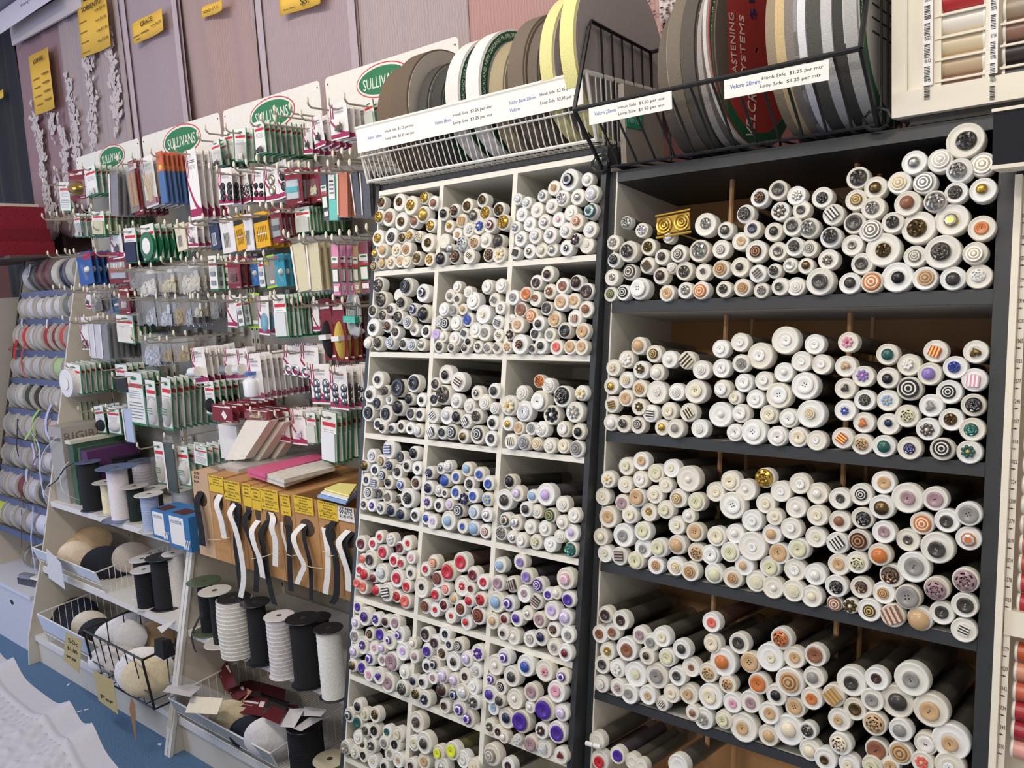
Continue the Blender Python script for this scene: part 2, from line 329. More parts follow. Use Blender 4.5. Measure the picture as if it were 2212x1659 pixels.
TUBES = '''
D1 180 440 60 G o 42;338 438 82 G o 38;440 465 90 g o 48;560 400 58 g o 48;640 440 65 n m 36;160 565 65 g o 48;245 570 85 n f 50;355 605 85 G o 40;470 610 60 n m 40;550 545 80 g m 55;615 640 65 g o 45;150 755 80 g o 42;265 740 82 S o 45;365 750 55 G o 38;430 730 60 g w 38;510 740 55 i o 38;590 795 88 G o 40;190 865 70 t m 40;125 890 45 g m 35;310 860 65 i w 38;400 850 70 t r 42;490 930 65 G d 45;605 945 65 g w 40;110 1000 45 G r 38;185 975 60 g r 42;265 970 65 i w 35;345 960 60 t d 40;400 965 60 i f 40
D1 1075 420 68 G o 40;940 465 70 G o 42;825 510 65 N o 45;1220 500 70 G o 50;735 540 65 k m 40;1000 555 70 S m 48;1095 535 70 g o 52;890 600 68 t s 42;1260 615 75 g o 60;780 650 60 g h 30;850 720 60 t w 28;950 680 70 c w 42;1045 650 75 b w 45;1140 640 75 R j 45;900 805 70 c o 65;1000 790 70 t o 45;1100 775 75 p m 35;1215 780 65 K m 55;735 780 70 w x 0;790 850 50 s m 40;830 920 70 N o 55;710 940 68 k m 55;955 915 72 i s 30;1130 900 70 N o 50;1220 900 80 i w 55
D1 1840 240 105 k j 60;2000 235 65 p m 35;1705 310 70 t s 30;1385 410 55 c j 35;1465 440 58 c j 35;1605 380 58 a j 32;1780 400 78 c o 50;2040 360 80 c j 58;1915 390 78 s m 32;1420 545 68 c j 28;1555 505 75 p m 25;1685 470 72 c j 32;1855 530 75 p d 35;2030 515 75 z j 65;1365 660 60 a j 35;1490 630 72 c j 30;1620 610 72 s j 38;1745 590 72 q j 25;1905 610 78 o j 42;1410 760 75 a j 32;1540 735 75 c j 42;1670 730 78 a j 35;1810 685 75 c j 38;2025 680 78 c j 35;1900 770 62 N w 50;1995 815 80 w r 30;1365 885 60 K s 35;1490 870 70 G j 30;1595 860 72 h j 35;1690 855 65 s m 32;1815 840 75 k j 30
D1 150 1170 75 S o 60;400 1185 85 k f 60;545 1240 85 k j 45;180 1300 80 S o 62;330 1260 60 w x 0;360 1330 70 k o 45;100 1400 60 S o 42;265 1385 60 S o 35;190 1440 60 S o 42;330 1450 65 S o 50;460 1385 60 B j 45;555 1420 85 k m 60;105 1545 85 k m 35;235 1530 65 N o 40;410 1500 65 s r 42;300 1590 65 K o 38;470 1565 60 a m 25;570 1580 62 k o 35
D2 150 165 60 p m 48;230 170 68 K o 45;340 165 62 s r 45;455 175 58 K o 35;530 185 58 s r 42;615 180 62 s m 35
D1 850 1185 55 w d 30;785 1265 62 a m 28;945 1230 55 w r 32;1115 1185 70 p d 48;1235 1175 68 p d 42;850 1290 55 S s 25;990 1310 85 w d 55;1180 1300 68 s s 30;730 1385 65 w d 42;820 1390 62 a d 42;900 1385 55 t m 25;1230 1370 62 s w 30;1080 1430 90 i d 28;690 1490 55 c w 40;740 1510 70 k r 48;840 1505 75 w d 52;945 1475 68 b d 45;1210 1500 68 s s 35;1010 1570 75 w d 40;1090 1590 80 a d 42;910 1600 55 S s 30;1215 1615 62 i s 25
D2 750 90 48 u d 45;810 110 55 w m 28;910 130 72 p d 50;1030 160 60 k m 28;770 195 65 S o 38;880 205 52 S m 28;1000 210 55 S m 30;1115 200 58 S w 30;1200 210 55 s s 30;1285 210 60 a s 30
D1 1650 1070 75 N m 38;1550 1145 70 N d 45;1345 1280 72 a d 38;1455 1250 68 o f 50;1670 1225 72 n w 38;1780 1175 75 n f 45;1905 1150 75 N m 52;1995 1225 78 N d 62;1540 1290 72 n d 32;1410 1390 75 n f 55;1770 1320 82 t d 52;1880 1310 75 t d 42;1990 1385 80 n m 40;1640 1375 65 K d 48;1510 1440 72 o r 52;1710 1470 78 t d 52;1890 1465 78 n s 38;1330 1470 45 w o 25;1385 1520 78 t d 40;1570 1510 72 K m 35;1960 1580 78 t d 55;1800 1570 75 k f 55;1540 1600 65 K d 38;1670 1610 68 a d 35
D2 1400 90 50 N w 42;1485 180 95 N o 40;1370 205 55 t w 40;1600 220 50 K d 30;1670 195 75 K m 35;1810 205 75 e d 42;1930 205 70 t f 50;2030 205 75 t d 45
D2 230 495 82 k d 32;160 620 80 K m 38;300 590 52 K m 40;410 565 85 k f 85;545 525 85 k d 62;225 695 70 k d 48;330 665 50 k r 20;510 660 60 k m 45;615 670 65 k m 25;145 785 80 k d 55;300 795 85 k d 55;410 740 75 k m 60;520 795 60 K d 42;600 800 65 k d 32;225 885 55 k d 32;270 915 55 k m 30;355 920 48 k d 28;435 905 60 k d 28;515 920 60 k m 20;585 940 65 c j 45
D2 830 445 88 k m 40;940 510 92 i s 48;735 530 60 S o 42;810 625 92 S o 75;725 665 65 k d 40;920 680 72 c m 35;1105 610 70 k j 30;1260 590 72 K m 40;1040 725 72 w r 42;1175 690 75 w r 50;1260 745 55 w r 40;720 810 72 w s 38;840 810 85 c m 40;930 820 68 k m 48;1105 815 72 S o 48;1010 860 68 k s 40;1245 870 72 k m 35;705 950 70 k s 42;800 960 62 k d 38;880 955 75 k r 55;985 990 68 G m 35;1110 980 88 k r 58;1230 1015 75 K f 40
D2 1655 505 62 o o 50;1735 545 72 w o 50;1505 610 72 w r 55;2030 610 72 i w 52;1390 720 95 i w 65;1520 770 98 c d 65;1660 680 98 w d 72;1860 640 100 k o 75;1970 780 98 s w 62;1765 805 92 k w 70;1380 880 68 g m 30;1475 920 62 t d 42;1585 925 62 s r 42;1680 930 75 w o 48;1870 930 75 p d 50;2005 950 75 k m 40;1405 1040 75 i s 40;1525 1045 78 s r 55;1635 1060 62 i r 50;1750 1075 75 w o 38;1870 1080 70 i d 48;1990 1105 80 s r 58
D2 325 1110 85 B s 48;175 1165 65 s d 38;550 1145 68 k m 45;430 1180 60 K d 48;115 1255 58 G m 45;255 1210 60 G r 40;335 1250 58 B o 42;485 1255 60 k m 30;575 1275 65 k d 22;200 1290 58 k d 32;270 1335 58 k r 42;400 1310 70 k o 38;125 1375 62 B d 28;200 1405 60 B s 38;325 1400 65 k m 32;435 1420 62 b j 38;565 1405 65 N o 40;140 1490 62 k r 38;245 1500 58 K d 42;315 1530 65 G s 35;490 1540 92 k o 52;420 1550 48 K m 35
D3 185 365 55 K w 30;255 375 60 V w 30;335 400 60 B j 32;430 415 62 B m 45;520 450 62 B m 45;640 460 65 k d 30
D3 770 85 62 B o 40;870 50 55 K j 28;930 30 58 c j 45;1000 125 65 b d 35;1100 55 68 l m 38;1210 100 68 b d 35;910 155 60 b m 50;1120 185 68 k o 40;1290 180 70 b d 40;760 220 68 B m 42;850 245 58 c m 32;900 265 45 N d 22;1000 265 68 b d 38;1085 315 60 B w 55;1155 290 68 b d 38;1280 320 68 l w 45;750 350 65 V w 35;850 375 65 k d 30;945 365 55 u r 35;1030 420 65 B r 52;1160 435 68 l r 42;1275 460 68 s j 35;740 490 60 b m 32;790 520 70 u d 28;935 510 90 l m 42;1060 560 68 b d 28;1160 575 70 l m 50;1260 605 68 n r 38
D3 1480 165 70 k m 50;1430 325 98 K m 52;1545 270 75 u j 42;1680 295 65 l m 38;1795 280 105 u m 45;1945 365 75 w r 40;1620 410 72 K m 40;1715 430 65 w r 38;1835 465 68 z r 55;1440 505 70 G j 48;1530 530 75 s j 45;2045 465 72 p d 45;1940 525 68 p m 30;1660 565 70 p m 25;1790 580 75 w d 35;2025 620 80 u m 30;1400 620 68 a o 52;1500 655 60 s j 35;1580 685 72 w d 40;1710 700 72 h w 40;1835 720 75 w d 32;1920 650 65 w r 40;2020 765 72 z o 60
D3 160 715 75 R d 45;265 715 60 r d 32;325 655 60 r d 28;425 680 65 c w 45;510 750 62 R d 42;570 710 70 r d 25;355 790 72 r d 48;180 850 50 e m 35;245 855 90 N d 45;450 860 65 r d 38;520 885 60 r d 32;605 835 62 q d 28;150 945 58 r d 32;200 985 55 r m 45;275 1015 52 R m 35;345 975 88 c j 50;600 970 70 k d 25;480 1020 85 r d 48;130 1065 55 e d 38;180 1100 65 e d 42;565 1090 62 r d 40;300 1125 52 r m 42;390 1145 88 k s 50;480 1180 60 r o 42;555 1225 70 e d 50
D3 735 940 68 r d 30;805 880 70 o r 42;935 960 92 r f 65;1045 880 92 r f 60;1155 985 72 R d 45;840 1030 75 R r 52;695 1105 95 k d 28;1055 1090 95 r w 35;910 1115 60 e r 38;825 1160 65 r d 40;1240 1055 72 r d 38;1135 1110 62 R d 28;1220 1210 72 r o 48;980 1200 55 t m 32;1120 1220 60 r m 38;735 1270 70 R r 45;815 1300 68 r d 25;890 1260 60 R o 40;1040 1290 75 R r 48;955 1355 70 r d 22;1095 1410 70 r m 30;1200 1350 85 R r 60
D3 1395 905 72 l m 38;1570 875 75 v f 38;1375 1065 75 m f 48;1500 1075 75 N s 52;1630 1005 75 v f 45;1735 1080 72 V r 52;1605 1160 82 m d 32;1970 1025 100 q j 55;1360 1230 100 l m 52;1470 1245 75 V j 50;1815 1160 60 V d 32;1890 1150 60 p m 30;1710 1225 75 N s 48;2000 1205 78 V d 48;1635 1330 68 s j 25;1850 1310 88 u d 45;1325 1400 75 t m 35;1430 1380 55 R m 35;1540 1380 72 V m 38;1740 1390 75 m d 48;1970 1370 80 u j 55;1420 1500 72 N d 25;1510 1535 80 p m 25;1655 1560 75 a r 40;1755 1545 78 B m 42;1865 1475 72 N o 40;1990 1520 80 a d 35;1870 1630 80 a d 30
D4 2050 640 82 R m 35
D4 215 235 60 V d 35;275 320 85 V o 42;375 345 65 V w 38;195 370 62 u j 32;460 360 60 N m 35;540 375 78 m d 42;185 490 65 a d 45;320 475 62 N o 38;410 480 60 V d 50;495 530 88 V j 35;580 480 78 V j 38;255 575 82 V w 40;360 595 65 q d 25;430 600 52 u j 38;180 625 62 u j 40;610 630 82 u d 32;700 555 58 p m 28;325 690 65 V j 45;430 700 62 m d 28;515 715 88 m f 70;715 670 65 m m 28;170 750 62 G m 40;250 770 60 V d 45;310 830 65 q d 30;400 845 80 V h 35;625 810 68 p m 28;480 905 92 m d 55;605 955 75 S o 52
D4 815 480 70 N d 48;985 475 72 k d 32;900 545 68 N d 42;1020 570 55 B d 28;1110 575 72 k r 42;830 620 68 V d 42;960 640 72 N o 42;1275 640 78 V w 50;825 755 65 k d 30;895 740 75 k j 42;1060 715 90 N m 35;1180 695 72 u j 45;1260 795 75 c w 40;705 890 60 B m 35;790 900 68 k d 28;880 860 62 m d 28;965 840 72 u j 50;1065 880 65 u j 45;1160 845 72 N d 32;1235 940 75 w d 38;960 970 65 N m 55;735 1010 60 G o 42;810 1050 78 B w 45;1070 1005 70 B j 48;1140 990 80 c j 50;985 1110 70 N d 32;1245 1075 72 S w 48;1115 1135 85 V j 50;1190 1225 80 V j 50
D4 1510 680 80 V j 45;1430 750 95 p m 28;1700 755 100 b m 48;1575 850 95 K m 45;1865 800 100 q w 38;2030 850 78 V j 42;1395 870 55 V j 40;1480 945 70 k r 40;1750 990 85 m d 52;1970 985 100 q d 52;1385 1010 85 V m 45;1605 1050 95 p m 25;1470 1065 62 K m 42;1740 1120 58 p m 25;1870 1140 110 V d 82;2020 1170 80 u j 48;1415 1130 65 l d 30;1530 1220 95 B m 45;1660 1250 105 V f 80;1385 1290 70 S w 40;1840 1330 75 N w 45;1975 1345 100 V f 68;1455 1340 62 N d 32;1505 1385 60 p m 28;1625 1410 50 c w 45;1745 1440 75 m f 60;1865 1490 85 c h 50;2010 1550 78 R h 35
D4 215 1110 65 k m 38;140 1190 68 K j 42;275 1185 60 h d 30;365 1190 72 G o 42;215 1255 62 z d 48;285 1325 58 K o 38;360 1330 75 k d 40;475 1340 62 z d 32;570 1365 72 h d 38;215 1390 65 w d 30;255 1445 62 G o 30;340 1465 65 K w 40;445 1435 62 a d 35;545 1450 72 k d 38;105 1480 68 a w 50;185 1515 65 w w 28;265 1550 62 k d 32;495 1530 68 a d 28;570 1590 72 t d 25;345 1600 72 h w 25;450 1640 65 k d 28;735 1255 95 K o 45;710 1440 72 h d 45;800 1440 100 K m 45;930 1530 75 y d 40;1050 1510 85 y d 55;800 1600 78 t d 42;1145 1585 80 p d 38;955 1650 90 s m 30;690 1640 70 N d 30;1240 1650 75 i d 35;1400 1545 100 a r 60;1545 1640 75 N d 35
E1 300 830 58 s o 48;440 900 70 c o 45;680 960 62 c j 40;185 1010 72 a w 42;320 1090 100 S o 60;500 1050 80 G o 48;620 1140 75 K m 38;770 1110 85 S r 50;955 1085 105 s o 75;1150 1070 88 a r 42;190 1170 70 k o 45;490 1215 78 G s 45;710 1240 55 w r 40;820 1265 88 S o 55;990 1275 80 S s 25;1150 1250 85 t r 58;1320 1230 92 K m 35;170 1325 78 s o 32;330 1275 75 S r 62;420 1425 105 w f 75;610 1310 80 N m 45;160 1475 72 z r 40;275 1460 75 k r 50;665 1465 80 t f 50;830 1440 78 s o 45;970 1440 85 o r 60;740 850 70 g b 170;1010 850 110 s o 52;1190 900 80 S m 45;1325 1000 85 t f 42;1465 1090 105 N r 55;1660 1090 88 S f 48;1430 890 85 B f 45;1620 915 88 K m 42;1370 755 88 K o 58;1495 610 88 N o 52;1660 540 92 K d 58;1825 590 90 s w 48;1680 730 88 S w 60;1870 715 85 K d 40;1790 865 92 K f 55;1940 880 95 s o 65;1810 1050 90 K o 50;1940 1065 80 s r 45;1480 1290 85 s s 45;1630 1265 70 S o 42;1770 1215 70 s f 45;1910 1220 75 G m 38;1175 1430 78 S o 42;1340 1415 85 t r 50;1510 1440 75 a o 42;1680 1405 85 K d 38;1820 1405 88 w r 52
E2 165 740 90 k o 48;255 880 90 k s 55;235 1065 90 S o 60;215 1245 88 S w 42;145 1425 118 K d 65;455 580 95 S o 68;600 660 95 G m 48;795 620 95 i r 62;1000 620 95 s r 72;440 760 90 G r 48;580 825 98 s o 55;860 790 108 n m 55;1085 770 92 s o 75;1255 700 92 K o 55;1475 680 105 g m 42;915 455 102 s m 42;1125 440 100 w r 72;1285 520 105 s o 65;1470 470 102 p r 78;1330 275 150 S o 78;430 950 92 K d 65;560 1010 95 s r 72;740 945 92 S o 52;950 985 138 G o 75;1220 920 135 g j 55;1465 990 108 o d 55;410 1130 90 S f 35;660 1165 142 G o 60;490 1280 92 K d 52;920 1220 92 S r 50;1145 1185 145 K o 75;1410 1195 98 p r 65;390 1440 92 K m 45;570 1430 92 o r 70;775 1390 128 k m 50;1000 1400 100 t r 65;1230 1400 102 K m 55;1440 1385 105 w o 55
E3 460 400 92 t m 60;610 480 92 G r 52;765 535 92 p m 32;940 545 95 i s 72;335 535 92 w w 60;1080 640 98 w r 50;205 620 88 i w 38;480 640 92 G w 50;640 665 88 p m 52;185 800 90 g m 38;335 740 88 i r 45;470 825 92 t r 55;635 865 120 w r 42;1025 855 125 i f 65;835 860 92 w r 50;190 985 88 g s 45;330 920 88 t f 58;460 1010 88 G w 48;575 1075 92 w s 50;760 1050 92 i f 52;955 1065 98 i s 58;180 1165 88 p m 50;310 1180 92 S o 45;450 1190 92 K r 48;690 1215 85 g m 38;820 1225 100 a m 40;1065 1225 98 w r 40;1275 430 95 w d 48;1465 365 98 w d 35;1475 575 95 s r 55;1665 500 138 w d 60;1915 345 145 w d 52;1280 625 98 p d 50;1505 770 98 w d 60;1705 750 100 w d 45;1900 665 102 p m 32;2075 555 105 w d 35;1290 830 95 w d 60;1415 915 75 i d 45;1620 930 98 w d 52;1850 895 135 w f 85;2110 800 142 w f 88;1270 1085 130 p m 32;1475 1075 98 w d 65;1755 1085 100 i f 62;1950 1120 102 w f 65;2170 1080 145 i r 55;1415 1265 92 p d 65;1600 1260 135 w f 82;1835 1300 105 p d 68;2045 1310 105 i d 68
E4 125 385 105 w d 42;195 585 105 w f 40;145 1345 105 w d 35;460 365 105 q w 58;850 485 112 z m 58;435 605 110 t h 48;610 705 110 v w 62;855 720 110 k m 50;1065 590 115 w w 55;1270 680 118 v m 62;1330 455 118 r s 62;1525 615 118 b o 58;1730 460 120 G h 55;430 825 108 K h 45;625 940 108 K o 58;855 945 112 l w 55;1070 825 125 k r 95;1465 860 125 k r 70;1715 740 122 q s 70;430 1045 110 b w 42;615 1165 108 o h 50;860 1180 112 B m 38;1045 1100 118 h o 68;1285 995 118 a h 55;1485 1135 118 G o 62;1705 990 118 k o 75;405 1320 110 r s 55;600 1380 110 t o 62;815 1400 115 z m 62;1070 1420 120 B o 55;1255 1230 118 S w 68;1695 1235 122 z o 65;1395 1430 118 k r 85;1665 1460 122 z w 68
E5 410 210 90 h d 42;550 160 92 t d 45;235 335 85 i w 52;395 385 85 i d 32;545 335 88 p d 52;690 275 92 h d 60;840 230 92 i d 32;785 390 78 i d 32;1000 330 130 p m 30;185 500 88 i d 32;370 555 82 m d 55;510 510 92 t d 72;680 480 92 i d 45;905 515 95 g r 52;1080 550 95 h f 65;235 695 108 t d 58;440 670 92 i d 52;625 650 92 g w 38;785 625 92 h d 45;1005 685 72 p m 28;165 885 88 i m 38;380 870 118 a d 55;565 830 95 h d 60;890 775 92 i d 35;1065 840 95 t f 65;205 1045 88 h d 30;345 1070 92 N s 55;500 1110 92 h d 70;570 995 98 a d 40;720 990 95 h d 65;895 960 98 t m 65;1080 1030 95 t o 62;1210 1055 98 w d 68;690 1155 92 t r 48;880 1165 95 i r 55;1020 1215 98 t r 60;1260 455 98 i d 45;1405 350 102 i d 65;1550 435 108 p m 25;1420 585 135 w f 80;1735 320 100 g o 88;1740 565 100 i f 42;1885 450 105 w d 35;2065 375 105 w f 45;1610 730 108 w f 40;1825 695 85 i f 42;2030 605 105 p m 32;1985 805 108 w d 42;1270 880 100 i d 70;1450 855 98 p m 35;1800 860 100 t m 48;1610 975 145 w f 42;1400 1030 100 h f 68;1870 1045 105 t d 80;2055 1000 108 h d 75;1245 1235 100 h m 62;1425 1275 105 t r 52;1535 1160 100 t m 38;1650 1310 105 h r 65;1780 1170 105 h d 70;2020 1200 110 w f 48;1810 1370 110 p m 30;2005 1400 110 h r 62
E6 235 470 105 p m 40;235 680 105 i d 48;220 885 105 h d 35;215 1245 108 p m 45;180 1455 108 i m 40;450 520 108 K d 42;650 480 110 k r 58;865 365 112 t d 62;1095 515 150 m d 65;1360 520 120 m d 75;850 600 120 G m 68;450 735 108 n m 48;665 705 108 k o 70;870 840 112 m d 55;1235 755 112 o r 78;1475 730 118 K d 60;1680 665 120 a f 88;425 945 108 k s 65;635 915 110 N r 80;1100 915 112 S d 45;1680 900 118 o j 68;830 1055 112 o m 72;1380 990 155 K d 78;440 1150 108 t d 58;615 1130 110 h o 65;1155 1175 152 a d 88;945 1255 115 N o 82;415 1355 110 k o 65;655 1370 108 N o 58;870 1420 110 t r 55;1650 1300 122 m o 100;1375 1380 118 m o 90;1100 1460 122 a f 100;400 1520 78 n r 65;555 1545 75 G w 65;1640 1540 122 K d 75
E8 730 150 115 G r 60;955 205 115 n s 92;1215 235 118 t m 95;1425 180 115 K d 62;1635 345 120 w s 52
E7 300 195 85 N d 52;445 250 98 N d 50;245 380 90 n d 45;365 355 88 n d 42;630 390 88 m d 45;735 460 90 a f 45;835 410 100 i d 48;315 545 88 g w 42;500 525 118 n d 65;1025 525 98 K m 45;695 590 88 N m 35;885 605 92 h d 65;265 675 88 S d 48;410 710 90 w w 52;585 765 125 h r 48;790 780 125 a d 68;985 785 95 S f 45;1115 700 95 n d 30;1280 750 98 t o 60;1310 270 98 e d 48;1320 470 95 i d 68;1420 650 140 o m 68;1575 470 105 K d 60;1980 425 110 o o 75;260 855 88 w r 40;415 890 88 m w 35;525 955 98 a d 45;700 965 95 t d 38;930 950 92 i f 48;840 1045 72 k s 32;1095 955 100 t d 48;1680 655 102 t f 85;1870 605 138 i d 42;2100 605 108 t d 52;1465 860 92 t o 55;1300 980 128 i d 70;1760 855 105 o d 75;1930 965 105 k m 50;2055 840 142 t r 95;1510 1040 98 q d 40;1680 1030 108 m d 52;2110 1080 102 t f 70;1130 1130 75 n m 32;1235 1190 105 a w 52;1430 1200 92 h f 55;1615 1275 145 t d 62;1860 1140 108 t d 58;1855 1350 105 t m 55;2050 1300 150 i m 72
E8 215 585 110 n d 75;200 795 105 a m 55;180 1000 108 o d 55;145 1305 85 S o 58;165 1490 108 i m 55;560 835 145 K d 68;800 810 115 N d 48;390 970 110 t s 80;590 1100 110 G d 60;760 1010 112 a d 62;445 1200 112 t d 42;1135 815 165 a d 75;995 1025 160 K m 85;1320 1110 165 t d 90;780 1240 115 t o 88;1030 1300 112 a m 60;455 1430 110 i o 75;800 1490 110 n d 88;1030 1520 115 t r 90;1270 1430 110 p d 80;1510 1410 175 t d 72;310 1580 110 G d 42;540 1630 105 i d 40;760 1640 100 h d 65;930 1640 90 t d 55;1240 1610 105 e w 60;1500 1650 140 w d 50
E7 215 1400 90 w t 75;410 1540 85 V d 55;245 1590 100 r d 55;550 1600 80 w x 0;640 1640 70 w x 0;990 1640 110 w x 0
'''
DROW = ['gold and bronze', 'black and silver', 'brown', 'black', 'navy', 'blue', 'red', 'purple', 'mixed']
def d_place(P):
    r = sum(1 for z in DS if P[2] < z); c = 0 if P[0] < -1.29 else (1 if P[0] < -1.078 else 2)
    return ('top', 'second', 'third', 'fourth', 'fifth', 'sixth', 'seventh', 'eighth', 'lowest')[min(r, 8)], ('outer', 'middle', 'inner')[c]
recs = []
for line in TUBES.strip().split('\n'):
    z = line[:2]; pl = EP if z[0] == 'E' else DP; fr, nn = (EM, EN) if z[0] == 'E' else (DM, DN)
    for e in line[3:].split(';'):
        x, y, r, c, t, bb = e.split(); x, y, r, bb = float(x), float(y), float(r), float(bb)
        pr = random.uniform(.004, .012)
        px, py = zp(z, x, y); P = onS(px, py, pl[0]-pr, pl[1], pl[2]); k = mpp(P)/ZM[z][2]
        recs.append(dict(P=P, R=r*k*.97, br=bb*k, c=c, t=t, fr=fr, z=z[0], px=r/ZM[z][2], pr=pr))
recs.sort(key=lambda q: -q['px'])
ESH = [(1.43,'top'),(1.19,'second'),(.95,'third'),(.71,'fourth'),(0,'fifth')]
rest = MB(); rmats = []
def rm(m):
    if m not in rmats: rmats.append(m)
    return rmats.index(m)
NIND = 305
for i, q in enumerate(recs):
    loc = q['fr'].inverted() @ Vector(q['P'])
    M = q['fr'] @ Matrix.Translation(loc) @ Matrix.Rotation(random.uniform(0, 6.28), 4, 'Z')
    R = q['R']; ch = min(.020, .010+R*.45); big = R > .030
    q['cm'] = CAPBIG if (R > .0315 and random.random() < .45) else random.choice(CAPS)
    length = min(.215, .17+R)
    off = R*.08
    bo = Matrix.Translation((random.uniform(-off, off), random.uniform(-off, off), 0)) @ Matrix.Rotation(random.uniform(0, 6.28) if q['t'] not in 'bt' else -q['fr'].to_euler().z, 4, 'Z')
    if q['t'] in 'bt': M = q['fr'] @ Matrix.Translation(loc)+Matrix.Diagonal((0,0,0,0)) if False else q['fr'] @ Matrix.Translation(loc); bo = Matrix.Translation((0, 0, .004)) @ Matrix.Rotation(.08, 4, 'Z')
    bz = {'m': .8, 'j': .9, 'o': .9}.get(q['t'], 1.0)
    lift = random.choice((0, 0, .001, .003)) if q['t'] in 'dfrow' else .002
    if q['t'] != 'x':
        bs = max(q['br'], .003); BM = Matrix.Translation((0, 0, lift)) @ bo @ Matrix.Diagonal((bs, bs, min(bs, .02)*bz, 1))
    if q['t'] in 'bt': BM = bo @ Matrix.Diagonal((q['br'], q['br'], q['br']*.9, 1))
    if i < NIND:
        nb = min((p for p in recs if p is not q and p['z'] == q['z'] and p['c'] != q['c']), key=lambda p: (p['P'][0]-q['P'][0])**2+(p['P'][2]-q['P'][2])**2)
        size = 'large' if R > .027 else ('small' if R < .017 else 'mid-size')
        what = ('%s %s' % (CN[q['c']], TN[q['t']])) if q['t'] != 'x' else 'bare lid'
        if q['z'] == 'E':
            s = [n for z0, n in ESH if q['P'][2] > z0][0]; grp = 'button tubes on the %s shelf of the wide rack' % s
            lab = '%s white-capped tube, %s, %s shelf, wide rack, beside %s one' % (size, what, s, CN[nb['c']])
        else:
            a, c_ = d_place(q['P']); grp = 'button tubes in the %s pigeonhole row' % a
            lab = '%s tube, %s, %s pigeonhole row, %s column, beside %s one' % (size, what, a, c_, CN[nb['c']])
        t = thing('button_tube', lab, 'button tube', M=M, group=grp)
        ob('tube', TUBEME, TUBE, t, M=Matrix.Translation((0,0,-ch*.8)), scale=(R*1.0, R*1.0, length))
        ob('contents', CONTME, cmat(q['c']), t, M=Matrix.Translation((0,0,-ch*.8)), scale=(R*1.0, R*1.0, length))
        ob('cap', CAPME, q['cm'], t, scale=(R, R, ch))
        if q['t'] != 'x': ob('sample_button', BT[q['t']].me, [bmat(q['c']), bmat2(q['c'], q['t'])], t, M=BM)
    else:
        a = Matrix.Diagonal((R, R, ch, 1)); rest.add(_cap.v, _cap.f, rm(q['cm']), M @ a)
        a = Matrix.Translation((0,0,-ch*.8)) @ Matrix.Diagonal((R, R, length, 1)); rest.add(_tb.v, _tb.f, rm(TUBE), M @ a)
        rest.add(_ct.v, _ct.f, rm(cmat(q['c'])), M @ a)
        if q['t'] != 'x':
            tb = BT[q['t']]; i0, i1 = rm(bmat(q['c'])), rm(bmat2(q['c'], q['t'])); rest.add(tb.v, tb.f, [i1 if k else i0 for k in tb.m], M @ BM)
o = ob('button_tubes', rest.mesh('button_tubes', True), rmats)
tag(o, 'many smaller white-capped button tubes stacked in the pigeonholes', 'button tubes', kind='stuff')
# ------------------------------------------------------------------ wire baskets and hook-tape rolls on top of the racks
WW = mat('#e6e3dc', .35, 0, .03); WB = mat('#1b1c1e', .4, 0, .04)
def pxY(z, x, y, Y): return onY(*zp(z, x, y), Y)
def strip_label(root, name, p0, p1, h, rows, m='#f3efe9'):
    """paper strip between p0 and p1 (top edge), rows = [(text, x0frac, x1frac, ycenterfrac, hfrac, ink)]"""
    p0, p1 = Vector(p0), Vector(p1); u = (p1-p0); w = u.length; u.normalize(); n = u.cross(Vector((0,0,1))).normalized(); v = n.cross(u)*-1 if n.cross(u).z < 0 else n.cross(u)
    n = u.cross(v)
    F = Matrix(((u.x,v.x,n.x,p0.x),(u.y,v.y,n.y,p0.y),(u.z,v.z,n.z,p0.z),(0,0,0,1)))
    b = MB(); b.box((0,-h,-.0006), (w,0,.0006))
    o = ob(name, b.mesh(name), card(m), root, F if root is None else root.matrix_basis.inverted() @ F)
    for (s, a, c, yc, hh, ink) in rows:
        letter(o, s, (c-a)*w, hh*h, Matrix.Translation(((a+c)/2*w, -yc*h, .0008)), ink)
    return o
X0, X1, YF, YB, ZB, ZT = -1.512, -.866, 1.318, 1.56, 1.742, 1.864
bk = thing('wire_basket', 'white wire basket of wide tape rolls on top of the pigeonhole rack', 'basket', (0,0,0))
b = MB(); r = .0035
for z, yf in ((ZT, YF-.012), (ZB+.004, YF+.012)):
    b.tube([(X0,yf,z),(X1,yf,z),(X1,YB,z),(X0,YB,z),(X0,yf,z)], r*(1.5 if z == ZT else 1), 6)
for x in (X0, X1):
    for y0, y1 in ((YF-.012, YF+.012), (YB, YB)): b.tube([(x,y0,ZT),(x,y1,ZB)], r, 6)
ob('frame', b.mesh('frame', True), WW, bk)
b = MB()
n = 44
for i in range(1, n):
    x = X0+(X1-X0)*i/n; b.tube([(x,YF-.011,ZT-.056),(x,YF+.006,ZB+.012),(x,YF+.018,ZB),(x,YB,ZB)], .0016, 4)
for i in range(1, 14):
    y = YF+(YB-YF)*i/14
    for x in (X0, X1): b.tube([(x,y,ZT),(x,y,ZB)], .0016, 4)
for z in (ZT-.065,): b.tube([(X0,YF-.012,z),(X1,YF-.012,z)], .002, 4)
for i in range(1, 5): b.tube([(X0,YF+i*.05,ZB),(X1,YF+i*.05,ZB)], .0018, 4)
o = ob('wires', b.mesh('wires'), WW, bk); o['kind'] = 'stuff'
yf = YF-.0165
